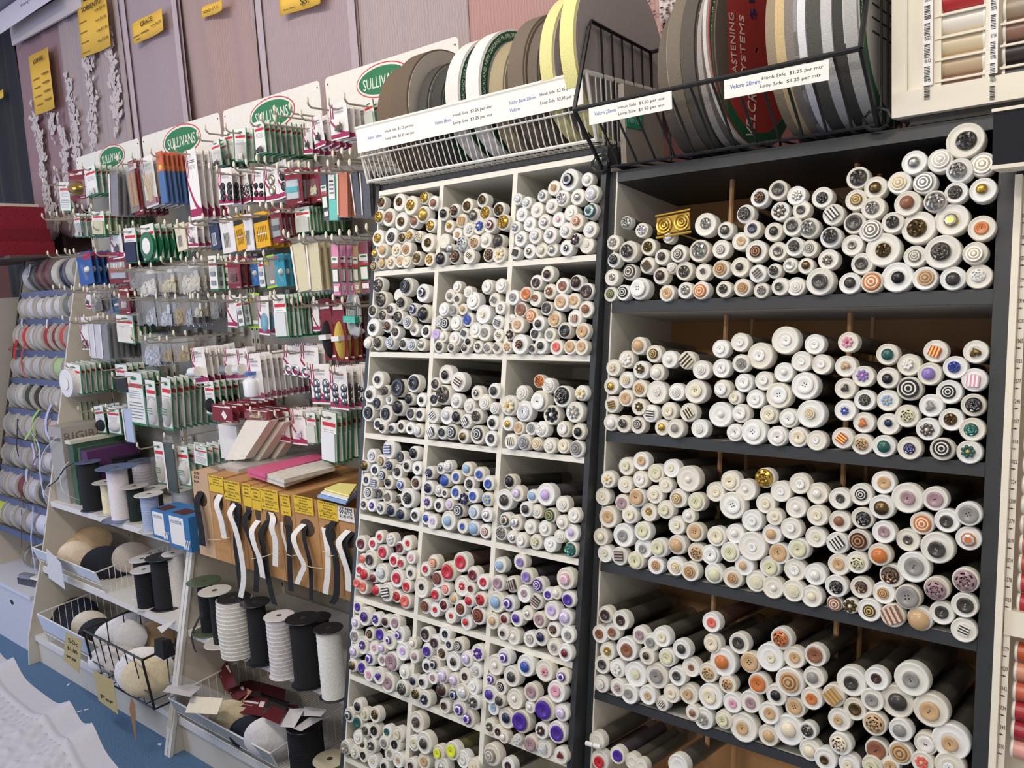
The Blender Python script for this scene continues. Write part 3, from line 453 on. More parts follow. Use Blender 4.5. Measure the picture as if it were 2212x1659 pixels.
o = strip_label(bk, 'price_strip', (X0+.006, yf, ZT-.004), (X1-.006, yf, ZT-.004), .052,
    [('Velcro  50mm', .06, .135, .46, .13, BLUEINK), ('Hook Side  $2.25 per mtr', .155, .30, .36, .14, INK), ('Loop Side  $2.25 per mtr', .155, .30, .66, .14, INK),
     ('Velcro 38mm', .40, .475, .48, .14, BLUEINK), ('Hook Side  $2.25 per mtr', .485, .655, .36, .15, INK), ('Loop Side  $2.25 per mtr', .485, .655, .66, .15, INK),
     ('Sticky Back 25mm', .725, .83, .40, .15, BLUEINK), ('Velcro', .725, .765, .66, .14, BLUEINK), ('Hook Side  $2.95 per mtr', .845, .985, .36, .15, INK), ('Loop Side  $2.95 per mtr', .845, .985, .66, .15, INK)])
# black basket on the wide rack
kb = thing('wire_basket', 'black wire basket of narrow tape rolls on top of the wide rack', 'basket', (0,0,0))
bx0, bx1 = -.866, -.372
yr, zr = 1.262, 1.792; yb_, zb_ = 1.345, 1.695; yu, zu = 1.325, 1.958
BKY = 1.545
b = MB(); R = .0042
for x in (bx0, bx1):
    b.tube([(x,yr,zr),(x,yr+.004,zr+.012),(x,yu-.003,zu-.012),(x,yu+.006,zu),(x,BKY,zu-.02),(x,BKY,zb_),(x,yb_,zb_),(x,yr,zr)], R, 6)
b.tube([(bx0,yr,zr),(bx1,yr,zr)], R, 6); b.tube([(bx0,yb_,zb_),(bx1,yb_,zb_)], .003, 6); b.tube([(bx0,BKY,zu-.02),(bx1,BKY,zu-.02)], R, 6)
ob('frame', b.mesh('frame', True), WB, kb)
b = MB()
for i in range(1, 13):
    x = bx0+(bx1-bx0)*i/13; b.tube([(x,yr,zr),(x,yb_-.008,zb_+.012),(x,yb_,zb_),(x,BKY,zb_),(x,BKY,zu-.02)], .0024, 5)
for i in range(1, 6):
    y = yu+(BKY-yu)*i/6
    for x in (bx0, bx1): b.tube([(x,y,zb_),(x,y,zu-.02*i/6)], .0022, 5)
for x in (bx0, bx1):
    b.tube([(x+.02*math.cos(k*.7),yb_-.004,zb_+.008+.016*math.sin(k*.7)) for k in range(10)], .003, 5)
o = ob('wires', b.mesh('wires', True), WB, kb); o['kind'] = 'stuff'
def plabel(z, corners, rows, name, lab, Y):
    p0 = pxY(z, *corners[0], Y); p1 = pxY(z, *corners[1], Y); p2 = pxY(z, *corners[2], Y)
    o = strip_label(None, name, p0, p1, (Vector(p2)-Vector(p0)).length, rows); tag(o, lab, 'price label'); return o
plabel('V2', ((205,925),(912,775),(205,1070)), [('Velcro 25mm', .07,.34,.40,.22,BLUEINK), ('Hook Side  $1.50 per mtr', .37,.92,.34,.22,INK), ('Loop Side  $1.50 per mtr', .37,.92,.70,.22,INK)],
       'price_label', 'white paper label reading Velcro 25mm taped to the black basket rail', 1.255)
plabel('V2', ((1360,685),(2255,505),(1335,850)), [('Velcro 20mm', .06,.36,.42,.22,BLUEINK), ('Hook Side  $1.25 per mtr', .38,.95,.32,.22,INK), ('Loop Side  $1.25 per mtr', .36,.93,.70,.22,INK)],
       'price_label', 'white paper label reading Velcro 20mm taped to the black basket rail', 1.255)
# rolls: axis along X ------------------------------------------------------
RY90 = Matrix(((0,0,1,0),(1,0,0,0),(0,1,0,0),(0,0,0,1)))      # local z -> world X, local x -> world Y, local y -> world Z
def arc_text(s, R, size, a0, m, parent, zoff, shear=0):
    me, tw, th = text_mesh(s, .01); c = me.copy(); k = size/th
    for v in c.vertices:
        x, y = v.co[0]*k, v.co[1]*k; a = a0-x/R; rr = R+y
        v.co = (rr*math.cos(a), rr*math.sin(a), v.co[2]*k)
    return ob('lettering', c, m, parent, Matrix.Translation((0,0,zoff)))
def roll(X, w, Rr, Yc, zbot, tape, face, label, group=None, ring=None, text=None, core=.25, tilt=0., faceR=.97, words=None):
    M = Matrix.Translation((X, Yc, zbot+Rr)) @ Matrix.Rotation(tilt, 4, 'Z') @ RY90
    t = thing('tape_roll', label, 'tape roll', M=M, group=group)
    b = MB(); b.lathe([(Rr*core,w/2),(Rr*.97,w/2),(Rr,w/2-.001),(Rr,-w/2+.001),(Rr*.97,-w/2),(Rr*core,-w/2),(Rr*core,w/2)], 56)
    ob('tape', b.mesh('tape', True), cloth(tape, 500), t)
    b = MB(); b.lathe([(Rr*.03,w/2+.002),(Rr*faceR,w/2+.002),(Rr*faceR,w/2),(Rr*.03,w/2),(Rr*.03,w/2+.002)], 56)
    ob('side_card', b.mesh('side_card'), card(face), t)
    b = MB(); b.lathe([(Rr*.03,-w/2-.002),(Rr*faceR,-w/2-.002),(Rr*faceR,-w/2),(Rr*.03,-w/2),(Rr*.03,-w/2-.002)], 56)
    ob('side_card', b.mesh('side_card'), card(face), t)
    if ring:
        b = MB(); b.lathe([(Rr*.83,w/2+.0026),(Rr*.968,w/2+.0026),(Rr*.968,w/2+.002),(Rr*.83,w/2+.002),(Rr*.83,w/2+.0026)], 56)
        rg = ob('printed_ring', b.mesh('printed_ring'), card(ring), t)
        if text: arc_text(text, Rr*.898, Rr*.075, math.radians(135), card('#e9e6da'), rg, w/2+.0028)
    return t
def topR(z, x, y, Yc, zb): return (onY(*zp(z, x, y), Yc)[2]-zb)/2
zb = ZB+.004; G1 = '#1f5a3c'
YC = 1.445
for (px, w, tz, tape, face, ring, text, lab) in (
    (806, .05, .125, '#6f5d4c', '#8c8580', None, None, 'wide brown tape roll at the end of the white basket'),
    (843, .05, .132, '#6b5b4c', '#b3aca2', None, None, 'wide brown tape roll with pale card face marked SAND'),
    (886, .03, .115, '#4c4844', '#8c8883', None, None, 'dark grey tape roll in the white basket'),
    (914, .03, .112, '#3f3d3a', '#5f5850', G1, 'AUCKLAND NEW ZEALAND  Ph (09) 274 6872', 'dark tape roll with green lettered rim in the white basket'),
    (958, .038, .128, '#e4e0dc', '#c9c5c6', G1, 'CHICAGO USA Ph (630)435 1530 - AUCKLAND', 'white tape roll with green rim reading CHICAGO'),
    (1004, .038, .130, '#e8e5e2', '#c6c2c3', G1, 'AUCKLAND NEW ZEALAND Ph (09) 274 6872', 'white tape roll with green rim reading AUCKLAND'),
    (1046, .038, .118, '#a99a7c', '#b5aa98', None, None, 'khaki tape roll between white and taupe rolls'),
    (1098, .040, .132, '#77695b', '#8a7c6d', None, None, 'taupe tape roll in the white basket'),
    (1138, .025, .128, '#6d6156', '#7d7268', None, None, 'narrow taupe tape roll against the yellow one'),
    (1176, .030, .142, '#e6dd9a', '#b7aca6', None, None, 'pale yellow backed tape roll with violet ring on its face')):
    X = onY(px, 195, 1.31)[0]
    t = roll(X+w/2, w, tz*1.07, YC+.005, zb, tape, face, lab, ring=ring, text=text)
    if 'SAND' in lab: arc_text('SAND', tz*.72, tz*.16, math.radians(112), INK, t, w/2+.0025)
    if 'violet' in lab:
        b = MB(); b.lathe([(tz*.80,w/2+.0026),(tz*.82,w/2+.0026),(tz*.82,w/2+.002)], 48); ob('printed_ring', b.mesh('printed_ring'), card('#4a3a86'), t)
roll(-.892, .032, .168, 1.452, zb, '#ece39a', '#aaa29f', 'large bright yellow backed tape roll with plain grey face', core=.1)
zk = zb_+.004; YK = 1.442
RED = '#b23a36'
for (px, w, tz, tape, face, ring, text, lab, tilt) in (
    (1412, .026, .135, '#6a6056', '#6a6056', None, None, 'dark taupe narrow roll first in the black basket', .03),
    (1440, .026, .15, '#7a6f62', '#b3a898', None, None, 'taupe narrow roll with torn pale wrapper', .03),
    (1470, .026, .152, '#5a544d', '#5f5850', None, None, 'charcoal taupe narrow roll beside torn wrapper roll', .03),
    (1505, .02, .15, '#a59d98', '#8d8680', None, None, 'silver grey narrow tape roll in the black basket', .03),
    (1522, .02, .158, '#675d54', '#6a6056', None, None, 'brown grey narrow roll beside the green rimmed roll', .02),
    (1548, .008, .168, '#cfcac4', RED, G1, 'BRISBANE AUSTRALIA  Ph (07) - AUCKLAND', 'narrow roll with red card face and green BRISBANE rim', -.07),
    (1662, .022, .155, '#9c8d75', '#9c8d75', None, None, 'khaki narrow roll beside the red faced roll', .0),
    (1682, .02, .158, '#d3b98a', '#cdb893', None, None, 'sandy cream narrow tape roll in the black basket', .0),
    (1703, .022, .16, '#8b8178', '#8b8178', None, None, 'mushroom grey narrow tape roll', .0),
    (1722, .02, .16, '#e6e3e6', '#d6d3d3', G1, 'AUCKLAND NEW ZEALAND Ph (09) 274 6872', 'white narrow roll with green rim in the black basket', .0),
    (1752, .022, .16, '#57544f', '#57544f', None, None, 'dark grey narrow roll beside white green rimmed roll', .0),
    (1780, .018, .16, '#c9c6c4', '#b8b5b2', G1, 'AUCKLAND NEW ZEALAND Ph (09) 274 6872', 'pale grey narrow roll with green AUCKLAND rim', .0),
    (1806, .022, .158, '#45433f', '#4a4844', None, None, 'black narrow tape roll near the thread cabinet', .0),
    (1832, .02, .165, '#b9b6b2', '#c6c2bd', G1, 'CHICAGO USA Ph (630)435 1530 - AUCKLAND', 'grey narrow roll with printed face at the basket end', .0)):
    X = onY(px, 150, 1.30)[0]
    t = roll(X+w/2, w, tz, YK+.0, zk, tape, face, lab, ring=ring, text=text, tilt=tilt)
    if face == RED:
        for s, a, rr, sz in (('FASTENING', .3, .5, .12), ('SYSTEMS', .3, .36, .12)):
            letter(t, s, tz*.62, tz*.1, Matrix.Translation((-tz*(.55-rr*.3), -tz*.02, w/2+.0026)) @ Matrix.Rotation(math.radians(95 if s[0] == 'F' else 92), 4, 'Z') @ Matrix.Translation((0, (-.13 if s[0] == 'S' else .11)*tz, 0)), card('#f0ddd0'))
        letter(t, '$1.25', tz*.5, tz*.15, Matrix.Translation((-tz*.1, tz*.55, w/2+.0026)) @ Matrix.Rotation(math.radians(100), 4, 'Z'), card('#3a2560'))
        letter(t, 'VELCRO', tz*.6, tz*.18, Matrix.Translation((-tz*.15, -tz*.6, w/2+.0026)) @ Matrix.Rotation(math.radians(80), 4, 'Z'), card('#eadfd2'))
    if 'printed face' in lab:
        b = MB()
        for k in range(6): b.box((-tz*.6,tz*(.4-k*.12),w/2+.002), (tz*.1,tz*(.415-k*.12),w/2+.0026))
        ob('print_lines', b.mesh('print_lines'), INK, t)
# small green sticker card behind the black wires
b = MB(); P0 = onX(*zp('V2', 445, 1045), -.855); P1 = onX(*zp('V2', 610, 1165), -.855)
cd = thing('carton', 'pale carton with green NEUTRAL sticker standing in the black basket', 'carton', (-.845, 1.46, zb_+.006))
b.box((-.006,-.07,0), (.006,.075,.15)); ob('box', b.mesh('box'), card('#a9a096'), cd)
s = ob('sticker', CUBE, card('#2f9e7c'), cd, Matrix.Translation((.0065, -.035, .085)), scale=(.001, .062, .03))
letter(cd, 'NEUTRAL', .05, .013, Matrix.Translation((.0075,-.035,.085)) @ Matrix(((0,0,1,0),(1,0,0,0),(0,1,0,0),(0,0,0,1))), card('#9fd8c6'))
# ------------------------------------------------------------------ thread cabinet on top of the wide rack, thread display beside it
CREAM = mat('#e9e1cf', .5, 0, .03)
tc = thing('thread_cabinet', 'cream thread cabinet with glass-fronted spool columns standing on the wide rack', 'cabinet', (0,0,0))
YT = 1.335
def bx(parent, name, a, c, m):
    b = MB(); b.box(a, c); return ob(name, b.mesh(name), m, parent)
bx(tc, 'side_panel', (-.350,YT,1.700), (-.329,1.5,2.15), CREAM)
bx(tc, 'bottom_panel', (-.329,YT,1.700), (.25,1.5,1.735), CREAM)
bx(tc, 'inner_frame', (-.329,YT+.004,1.735), (-.285,1.36,2.15), CREAM)
bx(tc, 'back_panel', (-.329,1.45,1.735), (.25,1.46,2.15), CREAM)
def sp_px(x, y): return pxY('V3', x, y, YT)
tx0 = sp_px(1350,400)[0]; tx1 = sp_px(1435,400)[0]; sx0 = sp_px(1445,400)[0]; sx1 = sp_px(1890,400)[0]
lx0 = sp_px(1915,400)[0]; lx1 = sp_px(1990,400)[0]; ux0 = sp_px(2005,400)[0]; ux1 = ux0+(sx1-sx0)
bx(tc, 'column_divider', (sx1-.001,YT,1.735), (lx0,1.45,2.15), CREAM)
SPOOLM = {}
def thread_spool(P, L, r, hexc, label, vertical=False, cat='thread spool', grp=None):
    """axis along X, P = centre"""
    t = thing('thread_spool', label, cat, P, group=grp)
    k = (round(L,4), round(r,4))
    if k not in SPOOLM:
        b = MB(); b.lathe([(0,L*.42),(r,L*.42),(r,-L*.42),(0,-L*.42)], 16, 0, Matrix.Rotation(math.pi/2,4,'Y')); w = b.mesh('thread', True)
        e = []
        for s_ in (-1,1):
            b = MB(); b.lathe([(0,.08*L),(r*.9,.08*L),(r*1.08,.05*L),(r*1.08,0),(0,0)], 16, 0, Matrix.Translation((s_*L*.42,0,0)) @ Matrix.Rotation(s_*math.pi/2,4,'Y')); e.append(b.mesh('spool_end', True))
        SPOOLM[k] = (w, e)
    w, e = SPOOLM[k]
    ob('thread', w, mat(hexc, .35, 0, .1, scale=900, kind='vweave'), t); [ob('spool_end', q_, WHITE, t) for q_ in e]
    return t
col1 = [('#b03034',-70,'red'),('#e6e1d8',125,'white'),('#d8c8a8',315,'cream'),('#c4ab8c',500,'beige'),('#8b6655',680,'dusky brown')]
col2 = [('#9c8b76',40,'taupe'),('#8d6a58',230,'cocoa brown'),('#332b2b',420,'brown-black'),('#26252b',610,'blue-black')]
zs = []
for hx, y, nm in col1:
    P = sp_px(1665, y+25); zs.append(P[2]); L = sx1-sx0
    thread_spool(((sx0+sx1)/2, YT+.024, P[2]), L*.98, .017, hx, '%s thread spool lying on cream ledge of the thread cabinet' % nm, grp='threads in the cream cabinet')
    bx(tc, 'ledge', (sx0,YT+.002,P[2]-.0225), (sx1,1.44,P[2]-.0195), CREAM)
for hx, y, nm in col2:
    P = sp_px(2180, y-10)
    thread_spool(((ux0+ux1)/2, YT+.024, P[2]), L*.98, .017, hx, '%s thread spool in second column of the thread cabinet' % nm, grp='threads in the cream cabinet')
    bx(tc, 'ledge', (ux0,YT+.002,P[2]-.0225), (ux1,1.44,P[2]-.0195), CREAM)
for (a, c, nums, ys) in ((tx0, tx1, ('0651','0653','0661','0612','0615'), (0,150,330,520,685)), (lx0, lx1, ('0660','0674','0714','0746','0801'), (20,200,420,595,780))):
    st = bx(tc, 'label_strip', (a,YT-.001,1.738), (c,YT,2.15), card('#f4f1ee'))
    for nme, y in zip(nums, ys):
        P = sp_px(1390, y)
        letter(st, nme, (c-a)*.62, .005, face_frame((a+c)/2, YT-.0016, P[2]), INK)
        b = MB()
        for k in range(9): b.box((a+(c-a)*.15,YT-.0016,P[2]-.008-.0022*k-(.0007 if k % 3 else .0012)), (a+(c-a)*.72,YT-.001,P[2]-.008-.0022*k))
        ob('barcode', b.mesh('barcode'), INK, st)
bx(tc, 'underside_tray', (-.33,YT+.02,1.688), (.25,1.48,1.6995), mat('#4a463e', .7))
# leaning thread display right of the wide rack
TM, TN_ = lean_frame(1.338, 1.666, .165)
td = thing('thread_display', 'leaning cream thread display with numbered label strip beside the wide rack', 'display', M=TM)
def tloc(x, y):
    P = onS(x, y, 1.338, 1.666, .165); return TM.inverted() @ Vector(P)
a0 = tloc(2190, 600).x; a1 = tloc(2197, 600).x; a2 = tloc(2222, 600).x
def tb(name, x0, x1, v0, v1, n0, n1, m):
    b = MB(); b.box((x0,v0,n0), (x1,v1,n1)); return ob(name, b.mesh(name), m, td)
tb('side_panel', a0-.004, a1+.001, .06, 1.62, -.2, .0, CREAM)
tb('back_board', a1, .35, .06, 1.62, -.08, -.075, CREAM)
v1 = tloc(2195, 430).y; v2 = tloc(2160, 1318).y; v3 = tloc(2160, 1372).y
ls1 = tb('label_strip', a1+.002, a2-.004, v2, v1, -.012, -.011, card('#f0e8dc'))
ls2 = tb('label_strip', a1+.002, a2-.004, .2, v3, -.012, -.011, card('#f0e8dc'))
tb('shelf_lip', a1+.002, .35, v3, v2, -.04, -.008, CREAM)
for s, y in zip('1000 1001 1278 1295 1316 1020 1365 1021 1277 1241 1017 1018 1022 1224 1238 1379 1019 1024 1278 1023 1279 1029 1342 1034 1343 1030'.split(),
                (463,510,555,602,648,692,735,779,823,867,911,955,999,1043,1086,1130,1173,1216,1259,1303,1412,1456,1500,1543,1586,1629)):
    ls = ls1 if y < 1310 else ls2; q = tloc(2200, y); xc = (a1+a2)/2-.002
    letter(ls, s, (a2-a1)*.58, .0055, Matrix.Translation((xc, q.y, -.0105)), INK)
    letter(ls, '>', .003, .0028, Matrix.Translation((xc, q.y-.010, -.0105)), INK);
    b = MB(); b.box((xc-.006,q.y-.0104,-.0106), (xc+.002,q.y-.0096,-.0103)); ob('arrow_shaft', b.mesh('arrow_shaft'), INK, ls)
SPC = ['#ece8e4','#e8e4e0','#efe9e4','#e9d8d4','#eedfd8','#e8d6d0','#f0e6e0','#e6dcd8','#eae2dc','#e4d2cc','#e9dad4','#f0e4de','#ecdcd6','#e8cfc8','#ead0c8','#e6a898','#d9605a','#c8593c','#c23a3c','#b62f3c','#c65a34','#d99478','#c9664a','#b0343c','#a82a3a','#dfa49a']
for i, y in enumerate((463,510,555,602,648,692,735,779,823,867,911,955,999,1043,1086,1130,1173,1216,1259,1303,1412,1456,1500,1543,1586,1629)):
    q = tloc(2200, y); P = TM @ Vector((a2+.028, q.y-.004, -.03))
    thread_spool(P, .056, .0125, SPC[i], ['white','pale','rosy','coral','red','orange'][min(5, i//5)]+' thread spool on the leaning thread display', grp='threads on the leaning display')
bb = thing('display_header', 'glossy black header box with white edges above the leaning thread display', 'display header', (0,0,0))
P = onY(2145, 243, 1.24); Q = onY(2145, 358, 1.24)
bx(bb, 'panel', (P[0],1.24,Q[2]), (.2,1.30,P[2]), mat('#16171f', .12, 0, .02)); bx(bb, 'top_trim', (P[0]-.001,1.236,P[2]), (.2,1.30,P[2]+.004), CREAM); bx(bb, 'bottom_trim', (P[0]-.001,1.236,Q[2]-.005), (.2,1.31,Q[2]), CREAM)
# ------------------------------------------------------------------ curtains, signs on the wall above the gondola
YCU = 1.84
def curtain(name, px0, px1, z0, z1, col, label, amp=.008, fr=9., alpha=1., scallop=0., kind='vweave', Y=YCU):
    """px0/px1 = side edge pixels near the top of the frame"""
    xa, xb = onY(px0, 60, Y)[0]-.02, onY(px1, 60, Y)[0]+.02; Y = Y+random.uniform(-.004,.004)
    nx, nz = 60, 26; b = MB(); v = []; f = []
    rs = random.random()*6
    for j in range(nz+1):
        for i in range(nx+1):
            u = i/nx; w = j/nz; x = xa+(xb-xa)*u; zz = z0
            if scallop: zz = z0+scallop*(1-abs(math.sin(u*math.pi*2.0)))+.006*math.sin(u*120)
            z = zz+(z1-zz)*w
            y = Y+amp*math.sin(u*fr+rs+.6*math.sin(w*3+rs))+amp*.5*math.sin(u*fr*2.3+w*2)+amp*.35*math.sin(u*3+w*5+rs)
            v.append((x, y, z))
    n = nx+1
    f = [(j*n+i, j*n+i+1, (j+1)*n+i+1, (j+1)*n+i) for j in range(nz) for i in range(nx)]
    b.add(v, f); me = b.mesh(name, True)
    o = ob(name, me, mat(col, .75, 0, .06, alpha=alpha, scale=30, kind=kind), None)
    md = o.modifiers.new('cloth_thickness', 'SOLIDIFY'); md.thickness = .0012
    tag(o, label, 'curtain'); return o
def motif(parent, x, z, s, Y, n=9, m=None, tall=1.0):
    """lace flower spray: petals laid flat on the cloth"""
    b = MB()
    for k in range(n):
        a = random.uniform(0, 6.28); r = random.uniform(.1, 1)*s; cx_, cz_ = x+r*math.cos(a)*.55, z+r*math.sin(a)*tall
        L = random.uniform(.3, .6)*s; t = random.uniform(0, 6.28); w = L*.45
        p = [(-L/2,0),(-L*.2,w/2),(L*.15,w/2),(L/2,0),(L*.15,-w/2),(-L*.2,-w/2)]
        c_, s_ = math.cos(t), math.sin(t)
        yj = Y-random.uniform(0,.004); q0 = [(cx_+a_*c_-b_*s_, yj, cz_+a_*s_+b_*c_) for a_, b_ in p]; q1 = [(u[0], yj-.0006, u[2]) for u in q0]
        nn = len(p); b.add(q0+q1, [tuple(range(nn)), tuple(range(2*nn-1, nn-1, -1))]+[(i, (i+1) % nn, nn+(i+1) % nn, nn+i) for i in range(nn)])
    return ob('lace_motif', b.mesh('lace_motif'), m or LACE, parent)
LACE = mat('#cbbfbf', .9, 0, .1, scale=200)
curtain('curtain', -60, 21, 1.3, 3.0, '#20212b', 'black curtain hanging behind the folded red towels', .012, 12, kind='vweave')
c1 = curtain('lace_curtain', 24, 126, 1.83, 2.90, '#96797f', 'dusky lace curtain with scalloped hem under the LEANNE sign', .006, 14, scallop=.05)
c2 = curtain('lace_curtain', 126, 258, 1.95, 2.95, '#a8999a', 'grey-beige lace curtain with tall flower sprays behind the SORRENTO sign', .007, 22)
c3 = curtain('net_curtain', 258, 388, 1.95, 2.95, '#a4939b', 'plain mauve net curtain behind the GRACE sign', .004, 7)
c4 = curtain('net_curtain', 388, 548, 1.95, 2.95, '#a98f8c', 'creased rosy satin curtain behind the SOLD OUT sign', .013, 9)
c5 = curtain('net_curtain', 548, 768, 1.95, 2.95, '#ab979a', 'smooth pinkish net curtain right of the SOLD OUT sign', .005, 8)
c6 = curtain('net_curtain', 768, 1002, 1.95, 2.95, '#b0a0a0', 'finely woven greyish pink curtain above the velcro rolls', .004, 20)
c7 = curtain('net_curtain', 1002, 1415, 1.9, 2.95, '#b78f89', 'plain dusty pink curtain behind the yellow tape rolls', .004, 6)
c8 = curtain('lace_curtain', 1400, 1760, onY(1445, 46, YCU)[2], 2.95, '#dcd0cc', 'white lace curtain with stitched petal outlines behind black basket', .004, 10)
def P_on(x, y): return onY(x, y, YCU-.02)
for (cu, pts) in ((c2, ((190,100),(192,150),(194,200),(197,250),(200,290),(240,110),(243,160),(246,210),(250,255),(150,200),(155,240),(160,290),(160,330))),
                  (c1, ((80,290),(85,330),(90,370),(95,410),(130,290),(135,330),(140,370),(72,260),(110,270),(125,410),(100,440),(140,450),(118,470),(160,470)))):
    for (x, y) in pts:
        P = P_on(x, y); motif(cu, P[0]+random.uniform(-.02,.02), P[2], .085, YCU-.014, 26, tall=1.2)
for (x, y) in ((1442,16),(1470,12),(1500,5),(1530,-5),(1560,-20),(1600,-20),(1640,-30)):
    P = P_on(x, y); b = MB()
    for k in range(5):
        a = k*1.257; cx_, cz_ = P[0]+.035*math.cos(a), P[2]+.035*math.sin(a)
        for j in range(9):
            t = j*.7; b.box((cx_+.028*math.cos(t)-.003,YCU-.0085,cz_+.028*math.sin(t)-.002), (cx_+.028*math.cos(t)+.003,YCU-.0075,cz_+.028*math.sin(t)+.002))
    ob('stitching', b.mesh('stitching'), mat('#6a4a4a', .9), c8)
# selvedge bands between curtain panels
for px, w in ((262,8),(372,10),(552,12),(750,10)):
    xa = onY(px, 60, YCU-.02)[0]; b = MB(); b.box((xa,YCU-.0135,1.96), (xa+.035,YCU-.0125,2.95))
    tag(ob('curtain_heading_tape', b.mesh('curtain_heading_tape'), mat('#b9aab0', .85, 0, .05)), 'pale lilac seam tape down the curtain edge' if px < 500 else 'pale seam tape beside the plain pink curtain', 'curtain tape', 'seam tapes')
b = MB(); P = onY(25, 90, 1.80); Q = onY(175, 5, 1.80); 
b.hexa([(P[0],1.80,P[2]-.02),(Q[0],1.80,Q[2]-.02),(Q[0],1.81,Q[2]-.02),(P[0],1.81,P[2]-.02)], [(P[0],1.80,P[2]+.07),(Q[0],1.80,Q[2]+.07),(Q[0],1.81,Q[2]+.07),(P[0],1.81,P[2]+.07)])
tag(ob('curtain_track', b.mesh('curtain_track'), mat('#cfc3c4', .85, 0, .05)), 'pale gathered heading along the top of the lace curtains', 'curtain heading')
P = onY(-12, 72, 1.72); Q = onY(112, -12, 1.72)
o = strip_label(None, 'header_strip', (P[0],1.72,P[2]+.075), (Q[0],1.72,Q[2]+.075), .095, [('Weaving Mills Ltd', .50,.78,.40,.20,card('#5d566a'))], m='#d7d0dc')
tag(o, 'white printed paper strip hanging above the lace curtains', 'paper strip')
b = MB(); b.box((-5.2,1.62,P[2]+.09), (Q[0]+.1,1.9,P[2]+.35)); tag(ob('fabric_bolt', b.mesh('fabric_bolt'), mat('#8a8794', .9, 0, .06)), 'grey fabric bolt lying above the printed paper strip', 'fabric bolt')
YEL = card('#efbf4b')
def sign(corners, rows, label, bars=(), Y=YCU-.035, col=YEL, name='price_sign', cat='sign'):
    """corners px: top-left, top-right, bottom-left"""
    p0, p1, p2 = [Vector(onY(x, y, Y)) for x, y in corners]
    u = p1-p0; w = u.length; u.normalize(); n = Vector((0,-1,0)); v = n.cross(u); h = (p2-p0).length
    F = Matrix(((u.x,v.x,n.x,p0.x),(u.y,v.y,n.y,p0.y),(u.z,v.z,n.z,p0.z),(0,0,0,1)))
    b = MB(); nn = 10; V = []; 
    for i in range(nn+1): V += [(w*i/nn,0,.004*math.sin(i*.6)), (w*i/nn,-h,.004*math.sin(i*.6+.8))]
    b.add(V, [(2*i, 2*i+1, 2*i+3, 2*i+2) for i in range(nn)]); o = ob(name, b.mesh(name, True), col, None, F)
    md = o.modifiers.new('paper', 'SOLIDIFY'); md.thickness = .0006
    tag(o, label, cat)
    for (s, a, c, yc, hh) in rows: letter(o, s, (c-a)*w, hh*h, Matrix.Translation(((a+c)/2*w, -yc*h, .0055)), INK)
    if bars:
        bb_ = MB()
        for (a, c, yc, hh) in bars: bb_.box((a*w,-(yc+hh/2)*h,.0048), (c*w,-(yc-hh/2)*h,.0054))
        ob('print_lines', bb_.mesh('print_lines'), card('#8a6a2a'), o)
    return o
sign(((61,124),(102,101),(77,251)), [('LEANNE', .28,.78,.13,.07)], 'tall yellow LEANNE price sign pinned on the lace curtain', [(.15,.45,.42+.145*k,.02) for k in range(4)]+[(.6,.92,.39+.145*k,.025) for k in range(4)])
sign(((166,13),(227,-20),(179,126)), [('SORRENTO', .18,.85,.14,.09),('now $9.95', .62,.98,.26,.06),('now $10.95', .62,.98,.45,.06),('now $11.95', .62,.98,.64,.06),('now $12.95', .62,.98,.83,.06)], 'tall orange-yellow SORRENTO price sign pinned on the lace curtain', [(.05,.3,.36+.19*k,.02) for k in range(4)])
sign(((284,53),(348,17),(288,99)), [('GRACE', .32,.72,.26,.22),('now $6.95', .65,.98,.58,.13)], 'small wide yellow GRACE price sign on the net curtain', [(.05,.25,.68,.05),(.3,.55,.66,.05),(.12,.25,.85,.05)])
sign(((435,18),(478,-2),(439,40)), [('SOLD OUT', .12,.9,.55,.26)], 'little handwritten yellow SOLD OUT sign on rosy curtain')
sign(((603,-14),(690,-45),(608,35)), [('Drop 198 cm', .12,.40,.82,.10),('$3.', .55,.75,.72,.3)], 'yellow price sign cut off at the ceiling on pinkish curtain')
sign(((-20,205),(6,192),(-18,222)), [], 'small yellow price tag on the black curtain')
